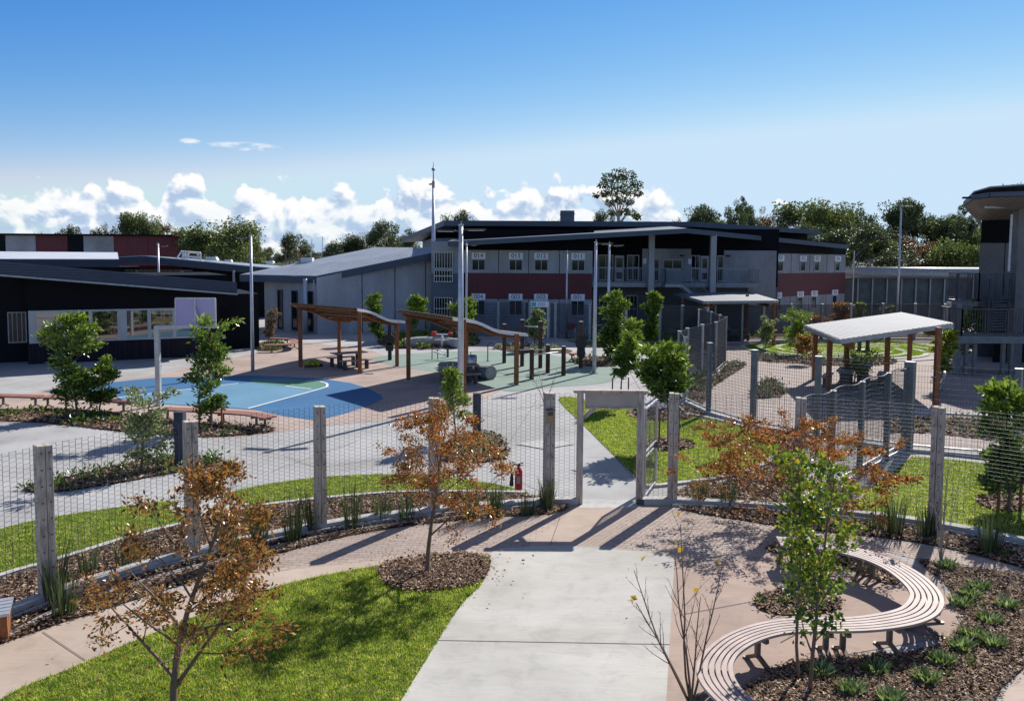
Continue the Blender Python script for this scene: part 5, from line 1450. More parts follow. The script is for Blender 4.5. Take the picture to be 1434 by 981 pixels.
# yellow bag
yb = thing('duffel_bag', 'lime yellow bag with black trim lying under the left shelter', 'bag', G(437, 513), .3)
b = MB()
for x, y, z, r_ in ((-.18, 0, .15, (.22, .2, .15)), (.12, .03, .17, (.26, .22, .17)), (.28, -.03, .13, (.16, .17, .13)), (0, .0, .22, (.2, .15, .12))): b.sphere((x, y, z), r_, 12, 8)
b.build('bag_body', K['yellow'], yb, True)
b = MB(); b.tube([(-.38, -.1, .03), (0, -.22, .04), (.4, -.1, .03)], .035, 6); b.tube([(-.2, -.2, .1), (0, -.16, .34), (.2, -.2, .1)], .018, 6); b.sphere((.42, -.05, .07), (.12, .12, .07)); b.build('strap', K['black'], yb, True)

# ------------------------------------------------------------------ play and exercise pieces
def ex_post(px, py, pt_, label, w=.2, m=None, disc=False):
    p = G(px, py); h = ZY(pt_, p.y, px)
    t = thing('timber_bollard', label, 'post', p, 0, 'dark exercise posts on the green surface')
    b = MB(); b.box(0, 0, h / 2, w, w, h); b.build('post', m or K['darktimber'], t, bevel=.02)
    b = MB(); b.box(0, 0, h + .015, w * .9, w * .9, .03); b.build('cap', K['galv'], t)
    if disc:
        b = MB(); b.tube([(0, -.12, h * .55), (0, -.17, h * .55)], .3, 16); b.tube([(0, -.12, h * .35), (0, -.17, h * .35)], .22, 16); b.box(0, -.13, h * .45, .4, .06, h * .4); b.build('balance_disc', K['black'], t)
    return p, h
p1, h1 = ex_post(706, 508, 454, 'tall dark post at the left of the exercise posts, behind the shelter end')
p2, h2 = ex_post(731, 512.5, 448, 'tall dark post holding the left end of the high bar')
p3, h3 = ex_post(756.5, 515, 450, 'tall dark post holding the right end of the high bar')
p4, h4 = ex_post(744.5, 531, 489, 'short dark post nearest the shelter, carrying the low bars')
p5, h5 = ex_post(767, 522, 483, 'short dark post in the middle of the low bars')
p6, h6 = ex_post(789, 525.5, 485, 'short dark post at the right end of the low bars')
p7, h7 = ex_post(813, 515, 450.5, 'tall dark post with balance discs beside the short red bench', disc=True)
p8, h8 = ex_post(546, 504, 450.5, 'dark post with a round pad between the two curved shelters', .19, K['black'], True)
hb = thing('exercise_bar', 'high steel bar between two tall dark posts', 'exercise bar', p2 + Vector((0, 0, h2 - .3)))
b = MB(); b.tube([(0, 0, 0), tuple(p3 - p2)], .03, 8); b.build('bar', K['galv'], hb, True)
b = MB()
for q in (Vector(), p3 - p2): b.box(q.x, q.y, 0, .24, .24, .08)
b.build('brackets', K['steeldark'], hb)
lb = thing('exercise_bar', 'pair of low steel rails on the short dark posts', 'exercise bar', p4 + Vector((0, 0, h4 - .25)))
b = MB(); z_ = p5.z; b.tube([(0, 0, 0), tuple(p6 - p4)], .03, 8); b.build('rail', K['galv'], lb, True)
b = MB(); a = G(722, 537); a = Vector((p2.x, p2.y, 0)) * .35 + p4 * .65 + Vector((-.9, .4, 0)); b.tube([tuple(Vector((a.x, a.y, 0)) - p4), tuple(p5 - p4), tuple(p6 - p4 + Vector((0, 1.2, 0)))], .03, 8); b.build('rail', K['galv'], lb, True)
bc = [G(683, 506), G(706, 506)]; zb_ = ZY(480, bc[0].y, 683)
br = thing('handrail', 'bent dark tube rail beside the leftmost tall exercise post', 'handrail', bc[0])
b = MB(); b.tube([(0, 0, 0), (0, 0, zb_ - .12), (.12, 0, zb_), tuple(bc[1] - bc[0] + Vector((-.1, 0, zb_ - .12)))], .028, 8); b.build('tube', K['steeldark'], br, True)
b = MB(); b.tube([(0, 0, 0), (0, 0, .02)], .1, 10); b.build('foot', K['steeldark'], br)
fr = [G(605, 503), G(613, 503)]; zf = ZY(488, fr[0].y, 605)
sf = thing('step_rail', 'small hoop rail with slanted white beam by the concrete log', 'rail', fr[0])
b = MB(); b.tube([(0, 0, 0), (0, 0, zf - .06), (.06, 0, zf), (fr[1].x - fr[0].x - .06, 0, zf), (fr[1].x - fr[0].x, 0, zf - .06), (fr[1].x - fr[0].x, 0, 0)], .025, 6); b.build('hoop', K['steeldark'], sf, True)
b = MB(); e = P(625, 497.5, fr[0].y - .3) - fr[0]; s0 = P(605, 491, fr[0].y) - fr[0]; b.bar(s0, e, .12, .05); b.build('beam', K['galv'], sf)
b = MB(); q = G(627, 500) - fr[0]; b.box(q.x, q.y, .25, .12, .12, .5); b.build('stub_post', K['steeldark'], sf)
# cast concrete logs
def conc_log(label, pts, rads, squash=.9):
    c = Vector(pts[0]); t = thing('concrete_log', label, 'play log', (c.x, c.y, 0), 0, 'cast concrete logs in the play area')
    b = MB(); n = 14; P_ = catmull([Vector(p) for p in pts], False, 5); rr = np.interp(np.linspace(0, 1, len(P_)), np.linspace(0, 1, len(rads)), rads)
    rg = random.Random(5); P_ = [p + Vector((0, 0, rg.uniform(-.015, .015))) for p in P_]
    b.tube(P_, [r * rg.uniform(.96, 1.04) for r in rr], n); b.build('log_body', K['conclog'], t, False, world=True, bevel=.03)
    return t
l0 = [G(616, 514, .27), G(640, 515, .28), G(662, 518, .29), G(688, 522, .31)]
cl = conc_log('big grey cast concrete log behind the right picnic table', l0, [.27, .29, .30, .33])
b = MB(); p = G(686, 527); b.sphere((p.x, p.y - .05, .26), (.36, .26, .28), 9, 5); b.build('log_end', K['conclog'], cl, world=True)
l1 = [G(566, 480, .3), G(595, 478.5, .32), G(620, 478, .32), G(642, 481, .3)]
conc_log('long grey cast concrete log among the leafy bed by the mast', l1, [.3, .34, .33, .3])
wb = thing('litter_bin', 'brushed metal cylinder standing behind the right picnic table', 'bin', G(661, 530))
hh = ZY(497, G(661, 530).y, 661)
b = MB(); b.tube([(0, 0, 0), (0, 0, hh - .02), (0, 0, hh)], [.22, .22, .2], 20); b.build('drum', K['stainless'], wb, True)
b = MB(); b.tube([(-.06, 0, hh), (-.06, 0, hh + .14)], .02, 6); b.tube([(0, 0, .0), (0, 0, .04)], .24, 16); b.build('tap', K['galvdull'], wb)
def machine(label, px, py, top, kind):
    p = G(px, py); h = ZY(top, p.y, px)
    t = thing('exercise_machine', label, 'exercise machine', p, 0, 'outdoor exercise machines')
    b = MB(); b.tube([(0, 0, 0), (0, 0, h)], .07, 10); b.tube([(0, 0, 0), (0, 0, .05)], .3, 14); b.build('stem', K['white'], t, True)
    b = MB()
    if kind == 0:
        b.box(-.25, 0, h + .1, .55, .08, .5); b.box(-.02, -.05, h + .22, .3, .1, .2); o = b.build('panel', K['signred'], t, bevel=.03)
        b = MB(); b.tube([(.75, 0, .8), (1.1, 0, h * .95), (1.35, 0, .95), (1.9, 0, .95)], .06, 8); b.tube([(.75, 0, 0), (.75, 0, .8)], .05, 8); b.build('arm', K['white'], t, True)
    else:
        b.box(-.5, 0, h + .05, .3, .25, .26); b.box(.5, 0, h + .05, .28, .25, .16); b.build('pad', K['signred'], t, bevel=.04)
        b = MB(); b.bar((-.6, 0, h), (.6, 0, h), .07); b.bar((-.45, .1, .5), (.45, .1, .5), .06); b.build('arm', K['white'], t)
machine('exercise machine with red panel and white arm before the far fence', 804.5, 474, 459, 0)
machine('exercise machine with two red pads behind the right curved shelter', 619, 487, 468, 1)

# basketball backboard on its bent pole
bp = G(222.5, 568); hp_ = ZY(456, bp.y, 222)
bb = thing('basketball_hoop', 'lilac basketball backboard seen from behind on a cranked grey pole', 'basketball hoop', bp)
b = MB(); b.box(0, 0, hp_ / 2, .17, .17, hp_); b.build('pole', K['galv'], bb, bevel=.015)
ad = P(284, 456, bp.y + .9) - bp; ad.z = hp_ - .07
b = MB(); b.bar((0, 0, hp_ - .07), ad, .13, .13); b.build('arm', K['galv'], bb, bevel=.01)
c = P(274, 438, bp.y + 1.0) - bp
bw, bh = 1.46, 1.10
ang = R(4); ux = Vector((math.cos(ang), math.sin(ang), 0)); Zv = Vector((0, 0, 1)); un = Vector((-ux.y, ux.x, 0))
b = MB(); b.bar(c - ux * bw / 2, c + ux * bw / 2, .03, bh, up=(0, 0, 1)); bo = b.build('backboard', K['lilac'], bb)
b = MB()
for s in (-1, 1):
    b.bar(c + ux * s * bw / 2 - Zv * bh / 2, c + ux * s * bw / 2 + Zv * bh / 2, .05, .05); b.bar(c - ux * bw / 2 + Zv * s * bh / 2, c + ux * bw / 2 + Zv * s * bh / 2, .05, .05)
b.build('frame', K['galv'], bo)
b = MB(); b.bar(c - un * .03 - Zv * bh / 2, c - un * .03 + Zv * bh / 2, .07, .05); b.bar(c - un * .08 + Zv * .2, ad - Vector((.1, 0, 0)), .09, .07); b.build('strut', K['galv'], bb)
b = MB(); k = [(c + un * (.35 + .23 * math.sin(a)) + ux * .23 * math.cos(a) - Zv * .35) for a in np.linspace(0, 2 * math.pi, 17)]; b.tube(k, .014, 6); b.bar(c - Zv * .35, c + un * .14 - Zv * .35, .1, .03); b.build('ring', K['signred'], bb)

# short dark steel bollards
def bollard(px, top, label, w=.2, py=None):
    p = G(px, py); h = ZY(top, p.y, px)
    t = thing('steel_bollard', label, 'bollard', p, 0, 'dark steel bollards in the garden beds')
    b = MB(); b.box(0, 0, h / 2, w, w, h); b.build('shaft', mat('navy_steel', (.045, .055, .10), .45, .2, 3, .2), t, bevel=.012)
    b = MB(); b.box(0, 0, h + .01, w + .015, w + .015, .02); b.build('cap', K['steeldark'], t)
bollard(253.5, 577, 'square navy steel post standing in the narrow planted island', .24, 652)
bollard(668, 551, 'square navy steel post behind the russet tree in the shrub bed', .24, 613)
# ------------------------------------------------------------------ plants
def leaf_array(P0, D, size, rng, aspect=.42, fold=.25, droop=.0, jit=1.0):
    """one folded leaf at every point, pointing roughly along D"""
    n = len(P0)
    d = D + rng.normal(0, .55 * jit, (n, 3)); d[:, 2] -= droop
    d /= np.linalg.norm(d, axis=1)[:, None] + 1e-9
    r = rng.normal(0, 1, (n, 3)); r[:, 2] *= .5
    s = np.cross(d, r); s /= np.linalg.norm(s, axis=1)[:, None] + 1e-9
    up = np.cross(s, d); up *= np.sign(up[:, 2:3] + 1e-9)
    l = size * rng.uniform(.55, 1.3, n)[:, None]; w = l * aspect * .5
    V = np.zeros((n, 4, 3))
    V[:, 0] = P0; V[:, 1] = P0 + d * l * .45 + s * w + up * w * fold; V[:, 3] = P0 + d * l * .45 - s * w + up * w * fold; V[:, 2] = P0 + d * l
    return V
LF = [(0, 1, 2), (0, 2, 3)]
def grow(seed, h, r0, first=.3, nb=9, blen=.4, ang=50, levels=2, sub=4, wob=.06, upturn=.25, taper=.75, shape=None, lean=(0, 0), top=True):
    """returns tubes [(pts, radii)] and twig points [(p, dir)]"""
    rg = random.Random(seed); tubes = []; tw = []
    def limb(p, d, L, r, lev, frm):
        n = 6 if lev == 0 else 5; pts = [p.copy()]; dd = d.copy()
        for i in range(n):
            dd = (dd + Vector((rg.gauss(0, wob), rg.gauss(0, wob), rg.gauss(0, wob) + (upturn * .15 if lev else 0)))).normalized()
            pts.append(pts[-1] + dd * (L / n))
        rad = [r * (1 - taper * i / n) for i in range(n + 1)]
        tubes.append((pts, rad, lev))
        def at(t):
            f = t * n; i = min(int(f), n - 1); return pts[i].lerp(pts[i + 1], f - i), (pts[i + 1] - pts[i]).normalized(), rad[i]
        if lev == levels or lev >= 1:
            m = 5 if lev < levels else 7
            for k in range(m):
                t = (.35 if lev < levels else .2) + (1 - (.35 if lev < levels else .2)) * (k + rg.random()) / m; q, e, _ = at(min(t, 1)); tw.append((q, e))
            tw.append((pts[-1], dd))
        if lev < levels:
            cnt = nb if lev == 0 else sub
            a0 = rg.random() * 6.28
            for k in range(cnt):
                t = frm + (1 - frm) * (k + rg.uniform(.1, .9)) / cnt; q, e, rr = at(min(t, .99))
                a0 += 2.4 + rg.uniform(-.5, .5)
                tilt = R(ang + rg.uniform(-14, 14))
                ax = e.orthogonal().normalized(); side = Matrix.Rotation(a0, 3, e) @ ax
                nd = (e * math.cos(tilt) + side * math.sin(tilt)).normalized()
                sh = shape(t) if (shape and lev == 0) else (1 - .55 * (t - frm) / (1 - frm + 1e-6))
                limb(q, nd, L * blen * sh * rg.uniform(.8, 1.2), max(rr * .55, .003), lev + 1, .25)
        if lev == 0 and top: tw.append((pts[-1], dd))
    limb(Vector((0, 0, 0)), Vector((lean[0], lean[1], 1)).normalized(), h, r0, 0, first)
    return tubes, tw
def fit(tubes, tw, h, w=None, margin=.06):
    """scale a grown skeleton so its crown ends at the height and width wanted"""
    zs = max(q[0].z for q in tw); k = (h - margin) / zs
    kx = 1
    if w:
        xs = sorted(q[0].x for q in tw); x0, x1 = xs[int(len(xs) * .02)], xs[int(len(xs) * .98)]
        kx = max(.2, (w - 2 * margin) / (x1 - x0))
    else: kx = k
    f = lambda p: Vector((p.x * kx, p.y * kx, p.z * k))
    return [([f(p) for p in a], r, l) for a, r, l in tubes], [(f(p), d) for p, d in tw]
def tree_mesh(root, tubes, tw, leafm, barkm, per, size, seed, spread=.1, aspect=.42, droop=.1, sides=6, crown='crown', keep=1.0, extra=None, jit=1.0, trunk='trunk', gkeep=None, tips=None):
    rng = np.random.default_rng(seed)
    b = MB()
    for pts, rad, lev in tubes: b.tube(pts, rad, max(3, sides - lev * 2), cap=False)
    b.build(trunk, barkm, root, True)
    if per <= 0: return
    P0 = np.array([tuple(p) for p, _ in tw]); D = np.array([tuple(d) for _, d in tw])
    if gkeep is not None: k = np.repeat(rng.random(len(P0) // 8 + 1) < gkeep, 8)[:len(P0)]; P0 = P0[k]; D = D[k]
    if keep < 1: k = rng.random(len(P0)) < keep; P0 = P0[k]; D = D[k]
    P0 = np.repeat(P0, per, 0) + rng.normal(0, 1, (len(P0) * per, 3)) * np.array([1.3, 1.3, .65]) * spread; D = np.repeat(D, per, 0)
    V = leaf_array(P0, D, size, rng, aspect, .25, droop, jit)
    if extra is not None: V = extra(V)
    c = bulk(crown, V, LF, leafm if tips is None else [leafm, tips[0]], root)
    if tips is not None:   # young growth of another tone at the top of the plant
        zz_ = V[:, 0, 2]; lim = zz_.max() * tips[1]; sel = (zz_ + rng.normal(0, zz_.max() * .08, len(zz_)) > lim)
        c.data.polygons.foreach_set('material_index', np.repeat(sel.astype(int), 2))
    return c
def tree(name, label, cat, loc, seed, h, r0, leafm, barkm, per, size, group=None, **kw):
    g = {k: kw.pop(k) for k in list(kw) if k in ('first', 'nb', 'blen', 'ang', 'levels', 'sub', 'wob', 'upturn', 'taper', 'shape', 'lean', 'top')}
    t = thing(name, label, cat, loc, 0, group)
    tubes, tw = grow(seed, h, r0, **g)
    wpx = kw.pop('wpx', None); tubes, tw = fit(tubes, tw, h, wpx / FPX * Vector(loc).y if wpx else None)
    tree_mesh(t, tubes, tw, leafm, barkm, per, size, seed, **kw)
    return t
def Hh(px, py, ptop):
    p = G(px, py); return p, ZY(ptop, p.y, px)
K['mixed_leaf'] = island_mat('autumn_leaf', [(0, (.03, .02, .010)), (.22, (.10, .05, .015)), (.42, (.36, .14, .03)), (.6, (.48, .23, .045)), (.78, (.20, .20, .035)), (.9, (.48, .16, .05)), (1, (.54, .36, .10))], .3, .35, .5)
YG = 'young trees around the courts'
# --- the russet crepe myrtles in front
RG = 'young russet-leaved trees along the near fence'
p, h = Hh(242, 1012, 640)
tree('russet_tree', 'largest russet tree, bottom left, standing in the near lawn', 'tree', p, 3, h, .05, K['mixed_leaf'], K['trunk'], 10, .066, RG, first=.12, nb=18, blen=.50, ang=56, levels=3, sub=4, spread=.055, shape=lambda t: 1.15 - .6 * t, upturn=.12, wob=.08, lean=(.0, 0), gkeep=.36, wpx=285)
p, h = Hh(598, 803, 553)
tree('russet_tree', 'russet tree on a single bare stem in the oval mulch island', 'tree', p, 8, h, .042, K['rust_leaf'], K['trunk'], 9, .062, RG, first=.22, nb=16, blen=.56, ang=56, levels=3, sub=4, spread=.05, shape=lambda t: 1.2 - .7 * t, upturn=.15, lean=(.02, 0), gkeep=.42, wpx=166)
p, h = Hh(1112, 733, 578)
tree('russet_tree', 'wide orange-leaved tree behind the serpentine bench', 'tree', p, 21, h, .05, K['rust_leaf'], K['trunk'], 13, .075, RG, first=.14, nb=15, blen=.8, ang=58, levels=3, sub=4, spread=.05, shape=lambda t: 1.15 - .35 * t, upturn=.3, lean=(.02, 0), gkeep=.40, wpx=262)
# --- slender sapling with yellow-green leaves
p, h = Hh(1134, 968, 645)
t = thing('sapling', 'slender twin-stemmed sapling with lime heart leaves beside the bench', 'tree', p, 0, 'saplings by the serpentine bench')
tu, tw = grow(31, h * .9, .03, first=.16, nb=15, blen=.20, ang=38, levels=2, sub=3, upturn=.3, wob=.04, lean=(.02, 0), shape=lambda t: 1.2 - .4 * t)
tu2, tw2 = grow(32, h * .92, .024, first=.3, nb=12, blen=.2, ang=36, levels=2, sub=3, upturn=.3, wob=.04, lean=(-.06, .15), shape=lambda t: 1.2 - .4 * t)
o2 = Vector((-.05, .25, 0)); tu += [([q + o2 for q in a], b, c) for a, b, c in tu2]; tw += [(q + o2, d) for q, d in tw2]
tree_mesh(t, tu, tw, K['green_leaf'], K['trunk'], 4, .075, 5, .06, .85, .5, keep=.62, tips=(K['lime_leaf'], .42))
# --- bare saplings
p, h = Hh(968, 990, 738)
t = thing('bare_sapling', 'leafless multi-stemmed sapling with a few yellow leaves by the path edge', 'tree', p, 0, 'saplings by the serpentine bench')
tu = []; tw = []
for k, (lx, ly, hh_) in enumerate(((-.08, .05, 1), (.05, .1, .86), (-.42, .05, .80), (.30, .0, .80), (.12, -.1, .62), (-.30, .1, .62))):
    a, b = grow(60 + k, h * hh_, .016, first=.3, nb=7, blen=.28, ang=28, levels=2, sub=3, upturn=.4, wob=.05, lean=(lx, ly)); tu += a; tw += b[-1:]
allp = [(q, None) for a, _, _ in tu for q in a]; x0_ = min(q[0].x for q in allp); x1_ = max(q[0].x for q in allp); sx_ = 150 / FPX * p.y / (x1_ - x0_)
sq = lambda q: Vector((q.x * sx_ - .12 * q.z / h, q.y, q.z))
tu = [([sq(q) for q in a], r, l) for a, r, l in tu]; tw = [(sq(q), d) for q, d in tw]
tree_mesh(t, tu, tw, K['yellow_leaf'], K['trunk'], 2, .08, 6, .06, .7, .4, crown='leaves')
p, h = Hh(1317, 790, 650)
t = thing('bare_sapling', 'thin bare sapling with upright stems in front of the right timber post', 'tree', p, 0, 'saplings by the serpentine bench')
tu = []
for k, (lx, hh_) in enumerate(((.0, 1), (.05, .9), (-.18, .75), (.22, .8))):
    a, b = grow(70 + k, h * hh_, .022 if k < 2 else .012, first=.35, nb=5, blen=.25, ang=30, levels=1, upturn=.3, wob=.04, lean=(lx, 0)); tu += a
tree_mesh(t, tu, [], K['yellow_leaf'], K['palebark'], 0, .08, 6)
# --- glossy evergreen young trees: columnar with a yellow-green flush on top
def evergreen(label, px, py, ptop, wpx, seed, leafm=None, per=6, size=.15, first=.12, stakes=0, levels=2, nb=None, bare=0, shape=None, lean=(0, 0)):
    p, h = Hh(px, py, ptop)
    w = wpx / FPX * p.y
    t = thing('evergreen_tree', label, 'tree', p, 0, YG)
    shape = shape or (lambda t_: .62 + .30 * math.sin(t_ * 11 + seed) + .12 * math.sin(t_ * 23 + seed * 2) + .12 * t_)
    tu, tw = grow(seed, h, .022 + h * .006, first=first, nb=nb or int(10 + h * 4), blen=w / h * .60, ang=50, levels=levels, sub=3, upturn=.25, shape=shape, lean=lean)
    tu, tw = fit(tu, tw, h, w * .84, size * .5)
    tree_mesh(t, tu, tw, leafm or K['green_leaf'], K['trunk'], per, size, seed, w * .05 + .02, .42, .0, 5, keep=.72, tips=(K['fresh_leaf'], .74) if leafm is None else None)
    for k in range(stakes):
        b = MB(); x = (-.3, .32, .05)[k]; b.box(x, (-.12, .1, -.3)[k], .55, .045, .045, 1.1); b.build('stake', K['rusttimber'], t)
    return t
evergreen('tall bushy evergreen with yellow-green tips left of the backboard pole', 108, 583, 441, 66, 101, per=9, size=.17, first=.10, stakes=1)
evergreen('smaller dark evergreen beside the tall bushy one in the court bed', 139, 578, 500, 46, 102, per=8, size=.15, first=.14)
evergreen('staked evergreen tree with a bare gap low down, right of the backboard', 295, 601, 443, 62, 103, per=6, size=.16, first=.10, stakes=2)
evergreen('pale-leaved shrubby tree in the narrow planted island', 197, 660, 538, 62, 104, K['pale_leaf'], per=5, size=.13, first=.12)
evergreen('conical evergreen in front of the thick light pole', 637, 618, 516, 48, 105, K['fresh_leaf'], per=5, size=.12, first=.25, shape=lambda t_: 1.4 - 1.25 * t_)
evergreen('tall dense evergreen right of the silver light pole', 855, 505, 408, 36, 106, per=11, size=.22, first=.06)
evergreen('columnar evergreen tree on the far lawn before the balcony', 911, 487, 409, 26, 107, per=11, size=.22, first=.08, stakes=0)
evergreen('short evergreen on a bare staked stem beside the gate lawn', 868, 570, 466, 36, 108, per=8, size=.15, first=.42, stakes=2)
evergreen('round-headed glossy evergreen staked in the gate lawn', 936, 622, 478, 66, 109, per=12, size=.16, first=.50, stakes=2, shape=lambda t_: 1.25 - .55 * abs(t_ - .7))
evergreen('small leafy tree in front of the second evergreen past the pole', 884, 497, 446, 26, 110, K['fresh_leaf'], per=7, size=.18, first=.2)
evergreen('bright evergreen squeezed between the backboard and the dark wall', 314, 464, 407, 24, 111, K['fresh_leaf'], per=9, size=.2, first=.2)
evergreen('slim evergreen left against the concrete hall wall', 531, 482, 411, 24, 112, per=9, size=.2, first=.1)
evergreen('slim evergreen between the two shelters before the hall wall', 573, 479, 413, 26, 113, K['fresh_leaf'], per=7, size=.18, first=.35)
evergreen('leafy tree behind the thin light pole below sign 004', 648, 480, 417, 36, 114, K['fresh_leaf'], per=8, size=.2, first=.3)
evergreen('pale conical tree in front of the sign gate', 748, 490, 433, 24, 115, K['pale_leaf'], per=9, size=.18, first=.15, shape=lambda t_: 1.4 - 1.1 * t_)
evergreen('sparse sapling at the left end of the grass maze', 1072, 489, 442, 22, 116, K['pale_leaf'], per=5, size=.15, first=.25)
evergreen('loose yellow-green tree in front of the grass maze', 1117, 497, 432, 34, 117, K['fresh_leaf'], per=5, size=.17, first=.15)
evergreen('thin bronze shrub beneath the near corner of the courtyard shelter', 1196, 541, 487, 38, 118, K['fresh_leaf'], per=3, size=.13, first=.15)
evergreen('tall dark evergreen cut by the right frame edge', 1412, 716, 537, 74, 119, per=10, size=.16, first=.08, stakes=2)
evergreen('leafy climber-like sapling beside the tall gate posts', 1318, 545, 462, 26, 120, K['lime_leaf'], per=5, size=.16, first=.25)
evergreen('narrow tree behind the tall steel gate post', 1350, 505, 418, 28, 121, per=8, size=.2, first=.1)
evergreen('small white-flecked tree behind the courtyard shelter roof', 1242, 470, 428, 16, 122, K['pale_leaf'], per=7, size=.2, first=.3)
evergreen('spindly yellow sapling below the lower sign 022', 1203, 470, 424, 12, 123, K['lime_leaf'], per=4, size=.2, first=.4)
evergreen('tiny pale tree beside the rounded bench bed in the far left plaza', 376, 486, 431, 20, 124, K['brown_leaf'], per=4, size=.15, first=.2)
p, h = Hh(1178, 474, 425)
tree('russet_tree', 'small red-leaved tree rising behind the courtyard shelter roof', 'tree', p, 125, h, .03, K['rust_leaf'], K['trunk'], 7, .2, RG, first=.2, nb=9, blen=.45, ang=50, spread=.12)
p, h = Hh(1148, 474, 442)
tree('russet_tree', 'low orange shrub-like tree left of the small red-leaved one', 'tree', p, 126, h, .03, K['rust_leaf'], K['trunk'], 6, .18, RG, first=.15, nb=8, blen=.6, ang=55, spread=.1)
p, h = Hh(1128, 510, 470)
tree('bronze_shrub', 'bronze-leaved shrub in the bed before the grass maze', 'shrub', p, 127, h, .02, K['olive_leaf'], K['trunk'], 5, .14, None, first=.1, nb=9, blen=.55, ang=52, spread=.09)
p, h = Hh(762, 566, 508)
t = thing('bare_sapling', 'faint leafless sapling on the paving beyond the gate', 'tree', p, 0, 'saplings by the serpentine bench'); tu = []
for k, lx in enumerate((-.25, 0, .3)):
    a, b = grow(80 + k, h * .9, .014, first=.3, nb=6, blen=.35, ang=32, levels=2, sub=3, upturn=.3, lean=(lx, .1)); tu += a
tree_mesh(t, tu, [], K['yellow_leaf'], K['trunk'], 0, .08, 6)

# --- eucalypts on the skyline
GT_ = 'gum trees beyond the buildings'
def euc_proto(seed, leafm, h=16, sparse=1.0, nb=8, first=.40, clump=.75, flat=.75):
    """gum tree: forking limbs, each ending in separate leafy clumps with sky between them"""
    t = thing('gum_tree', 'x', 'tree', (0, 0, 0), 0, GT_); rg = random.Random(seed); rng = np.random.default_rng(seed)
    tubes = []; cl = []
    def limb(p, d, L, r, lev):
        n = 4; pts = [p.copy()]; dd = d.copy()
        for i in range(n):
            dd = (dd + Vector((rg.gauss(0, .14), rg.gauss(0, .14), rg.gauss(.05, .08)))).normalized(); pts.append(pts[-1] + dd * (L / n))
        tubes.append((pts, [r * (1 - .5 * i / n) for i in range(n + 1)], lev))
        if lev >= 3:
            cl.append(pts[-1]); 
            if rg.random() < .6: cl.append(pts[2])
            return
        for k in range(3 if lev else nb // 2 + 1):
            a = rg.random() * 6.28; tilt = R(rg.uniform(18, 55)); ax = dd.orthogonal().normalized(); sd_ = Matrix.Rotation(a, 3, dd) @ ax
            limb(pts[-1] if k else pts[3], (dd * math.cos(tilt) + sd_ * math.sin(tilt)).normalized(), L * rg.uniform(.55, .8), r * .5, lev + 1)
    limb(Vector((0, 0, 0)), Vector((rg.uniform(-.1, .1), 0, 1)).normalized(), h * first, .3, 0)
    b = MB()
    for pts, rad, lev in tubes: b.tube(pts, rad, max(3, 7 - lev * 2), cap=False)
    b.build('trunk', K['palebark'], t, True)
    Vs = []
    for c in cl:
        if rg.random() > sparse: continue
        m = int(rg.uniform(80, 150)); d = rng.normal(0, 1, (m, 3)); d /= np.linalg.norm(d, axis=1)[:, None]
        rr = clump * rg.uniform(.85, 1.75) * np.array([1.15, 1.15, flat]); P0 = np.array(c) + d * rr * rng.uniform(.25, 1, (m, 1)) ** .6
        Vs.append(leaf_array(P0, d * .6, .36, rng, .5, .25, .5))
    V = np.concatenate(Vs); bulk('crown', V, LF, leafm, t)
    t['hh'] = float(V[:, :, 2].max()); xs = np.sort(V[:, 0, 0]); t['ww'] = float(xs[int(len(xs) * .985)] - xs[int(len(xs) * .015)])
    return t
protos = [euc_proto(211, K['euc_leaf']), euc_proto(212, K['euc_leaf'], nb=6), euc_proto(213, K['euc_light'], nb=8, first=.3), euc_proto(214, K['euc_brown'], nb=7),
          euc_proto(215, K['euc_leaf'], sparse=.62, first=.5, clump=.6), euc_proto(216, K['euc_light'], nb=9, first=.25, clump=.9)]
def tall_gum():
    Yt = 105; base = P(868, 365, Yt); base.z = 0
    t = thing('gum_tree', 'very tall open-crowned gum rising above the main roof', 'tree', base, 0, GT_); rg = random.Random(4); rng = np.random.default_rng(4)
    loc = lambda px, py, dy=0: P(px, py, Yt + dy) - base
    b = MB(); fork = loc(866, 305); b.tube([(0, 0, 0), loc(868, 350), fork], [.34, .27, .2], 8, cap=False); Vs = []
    for px, py, s_ in ((866, 243, 1.0), (853, 249, .9), (880, 247, .95), (845, 258, .7), (890, 258, .9), (866, 257, 1.1), (857, 268, .9), (878, 266, .9), (893, 270, .6), (846, 271, .55), (868, 279, .7), (855, 284, .6),
                        (882, 282, .6), (885, 298, .55), (893, 303, .5), (874, 296, .6), (856, 298, .4), (836, 273, .35)):
        c = loc(px, py, rg.uniform(-2, 2)); mid = fork.lerp(c, .5) + Vector((rg.uniform(-.3, .3), 0, .25))
        b.tube([fork if py < 290 else loc(867, 315), mid, c], [.10, .06, .025], 5, cap=False)
        m = int(150 * s_) + 30; d = rng.normal(0, 1, (m, 3)); d /= np.linalg.norm(d, axis=1)[:, None]
        Vs.append(leaf_array(np.array(c) + d * np.array([1.05, 1.05, .7]) * s_ * rng.uniform(.2, 1, (m, 1)) ** .6, d * .6, .38, rng, .5, .25, .5))
    b.build('trunk', K['palebark'], t, True); bulk('crown', np.concatenate(Vs), LF, K['euc_leaf'], t)
used = set()
def gum(k, px, ptop, wpx, Y, label, rz=0.0):
    src = protos[k]; x = P(px, 365, Y).x; h = ZY(ptop, Y, px); w = wpx / FPX * Y * (1.5 if px > 1085 else 1.08)
    sz = h / src['hh']; sx = w / src['ww']
    if k in used: o = copy_tree(src)
    else: o = src; used.add(k)
    o.location = (x, Y, 0); o.rotation_euler = (0, 0, rz); o.scale = (sx, sx, sz); o['label'] = label
    return o
gum(0, 8, 319, 34, 118, 'gum tree at the left frame edge above the black wall panel', .4)
gum(5, 45, 323, 24, 125, 'small pale gum top above the first grey wall panel', 1)
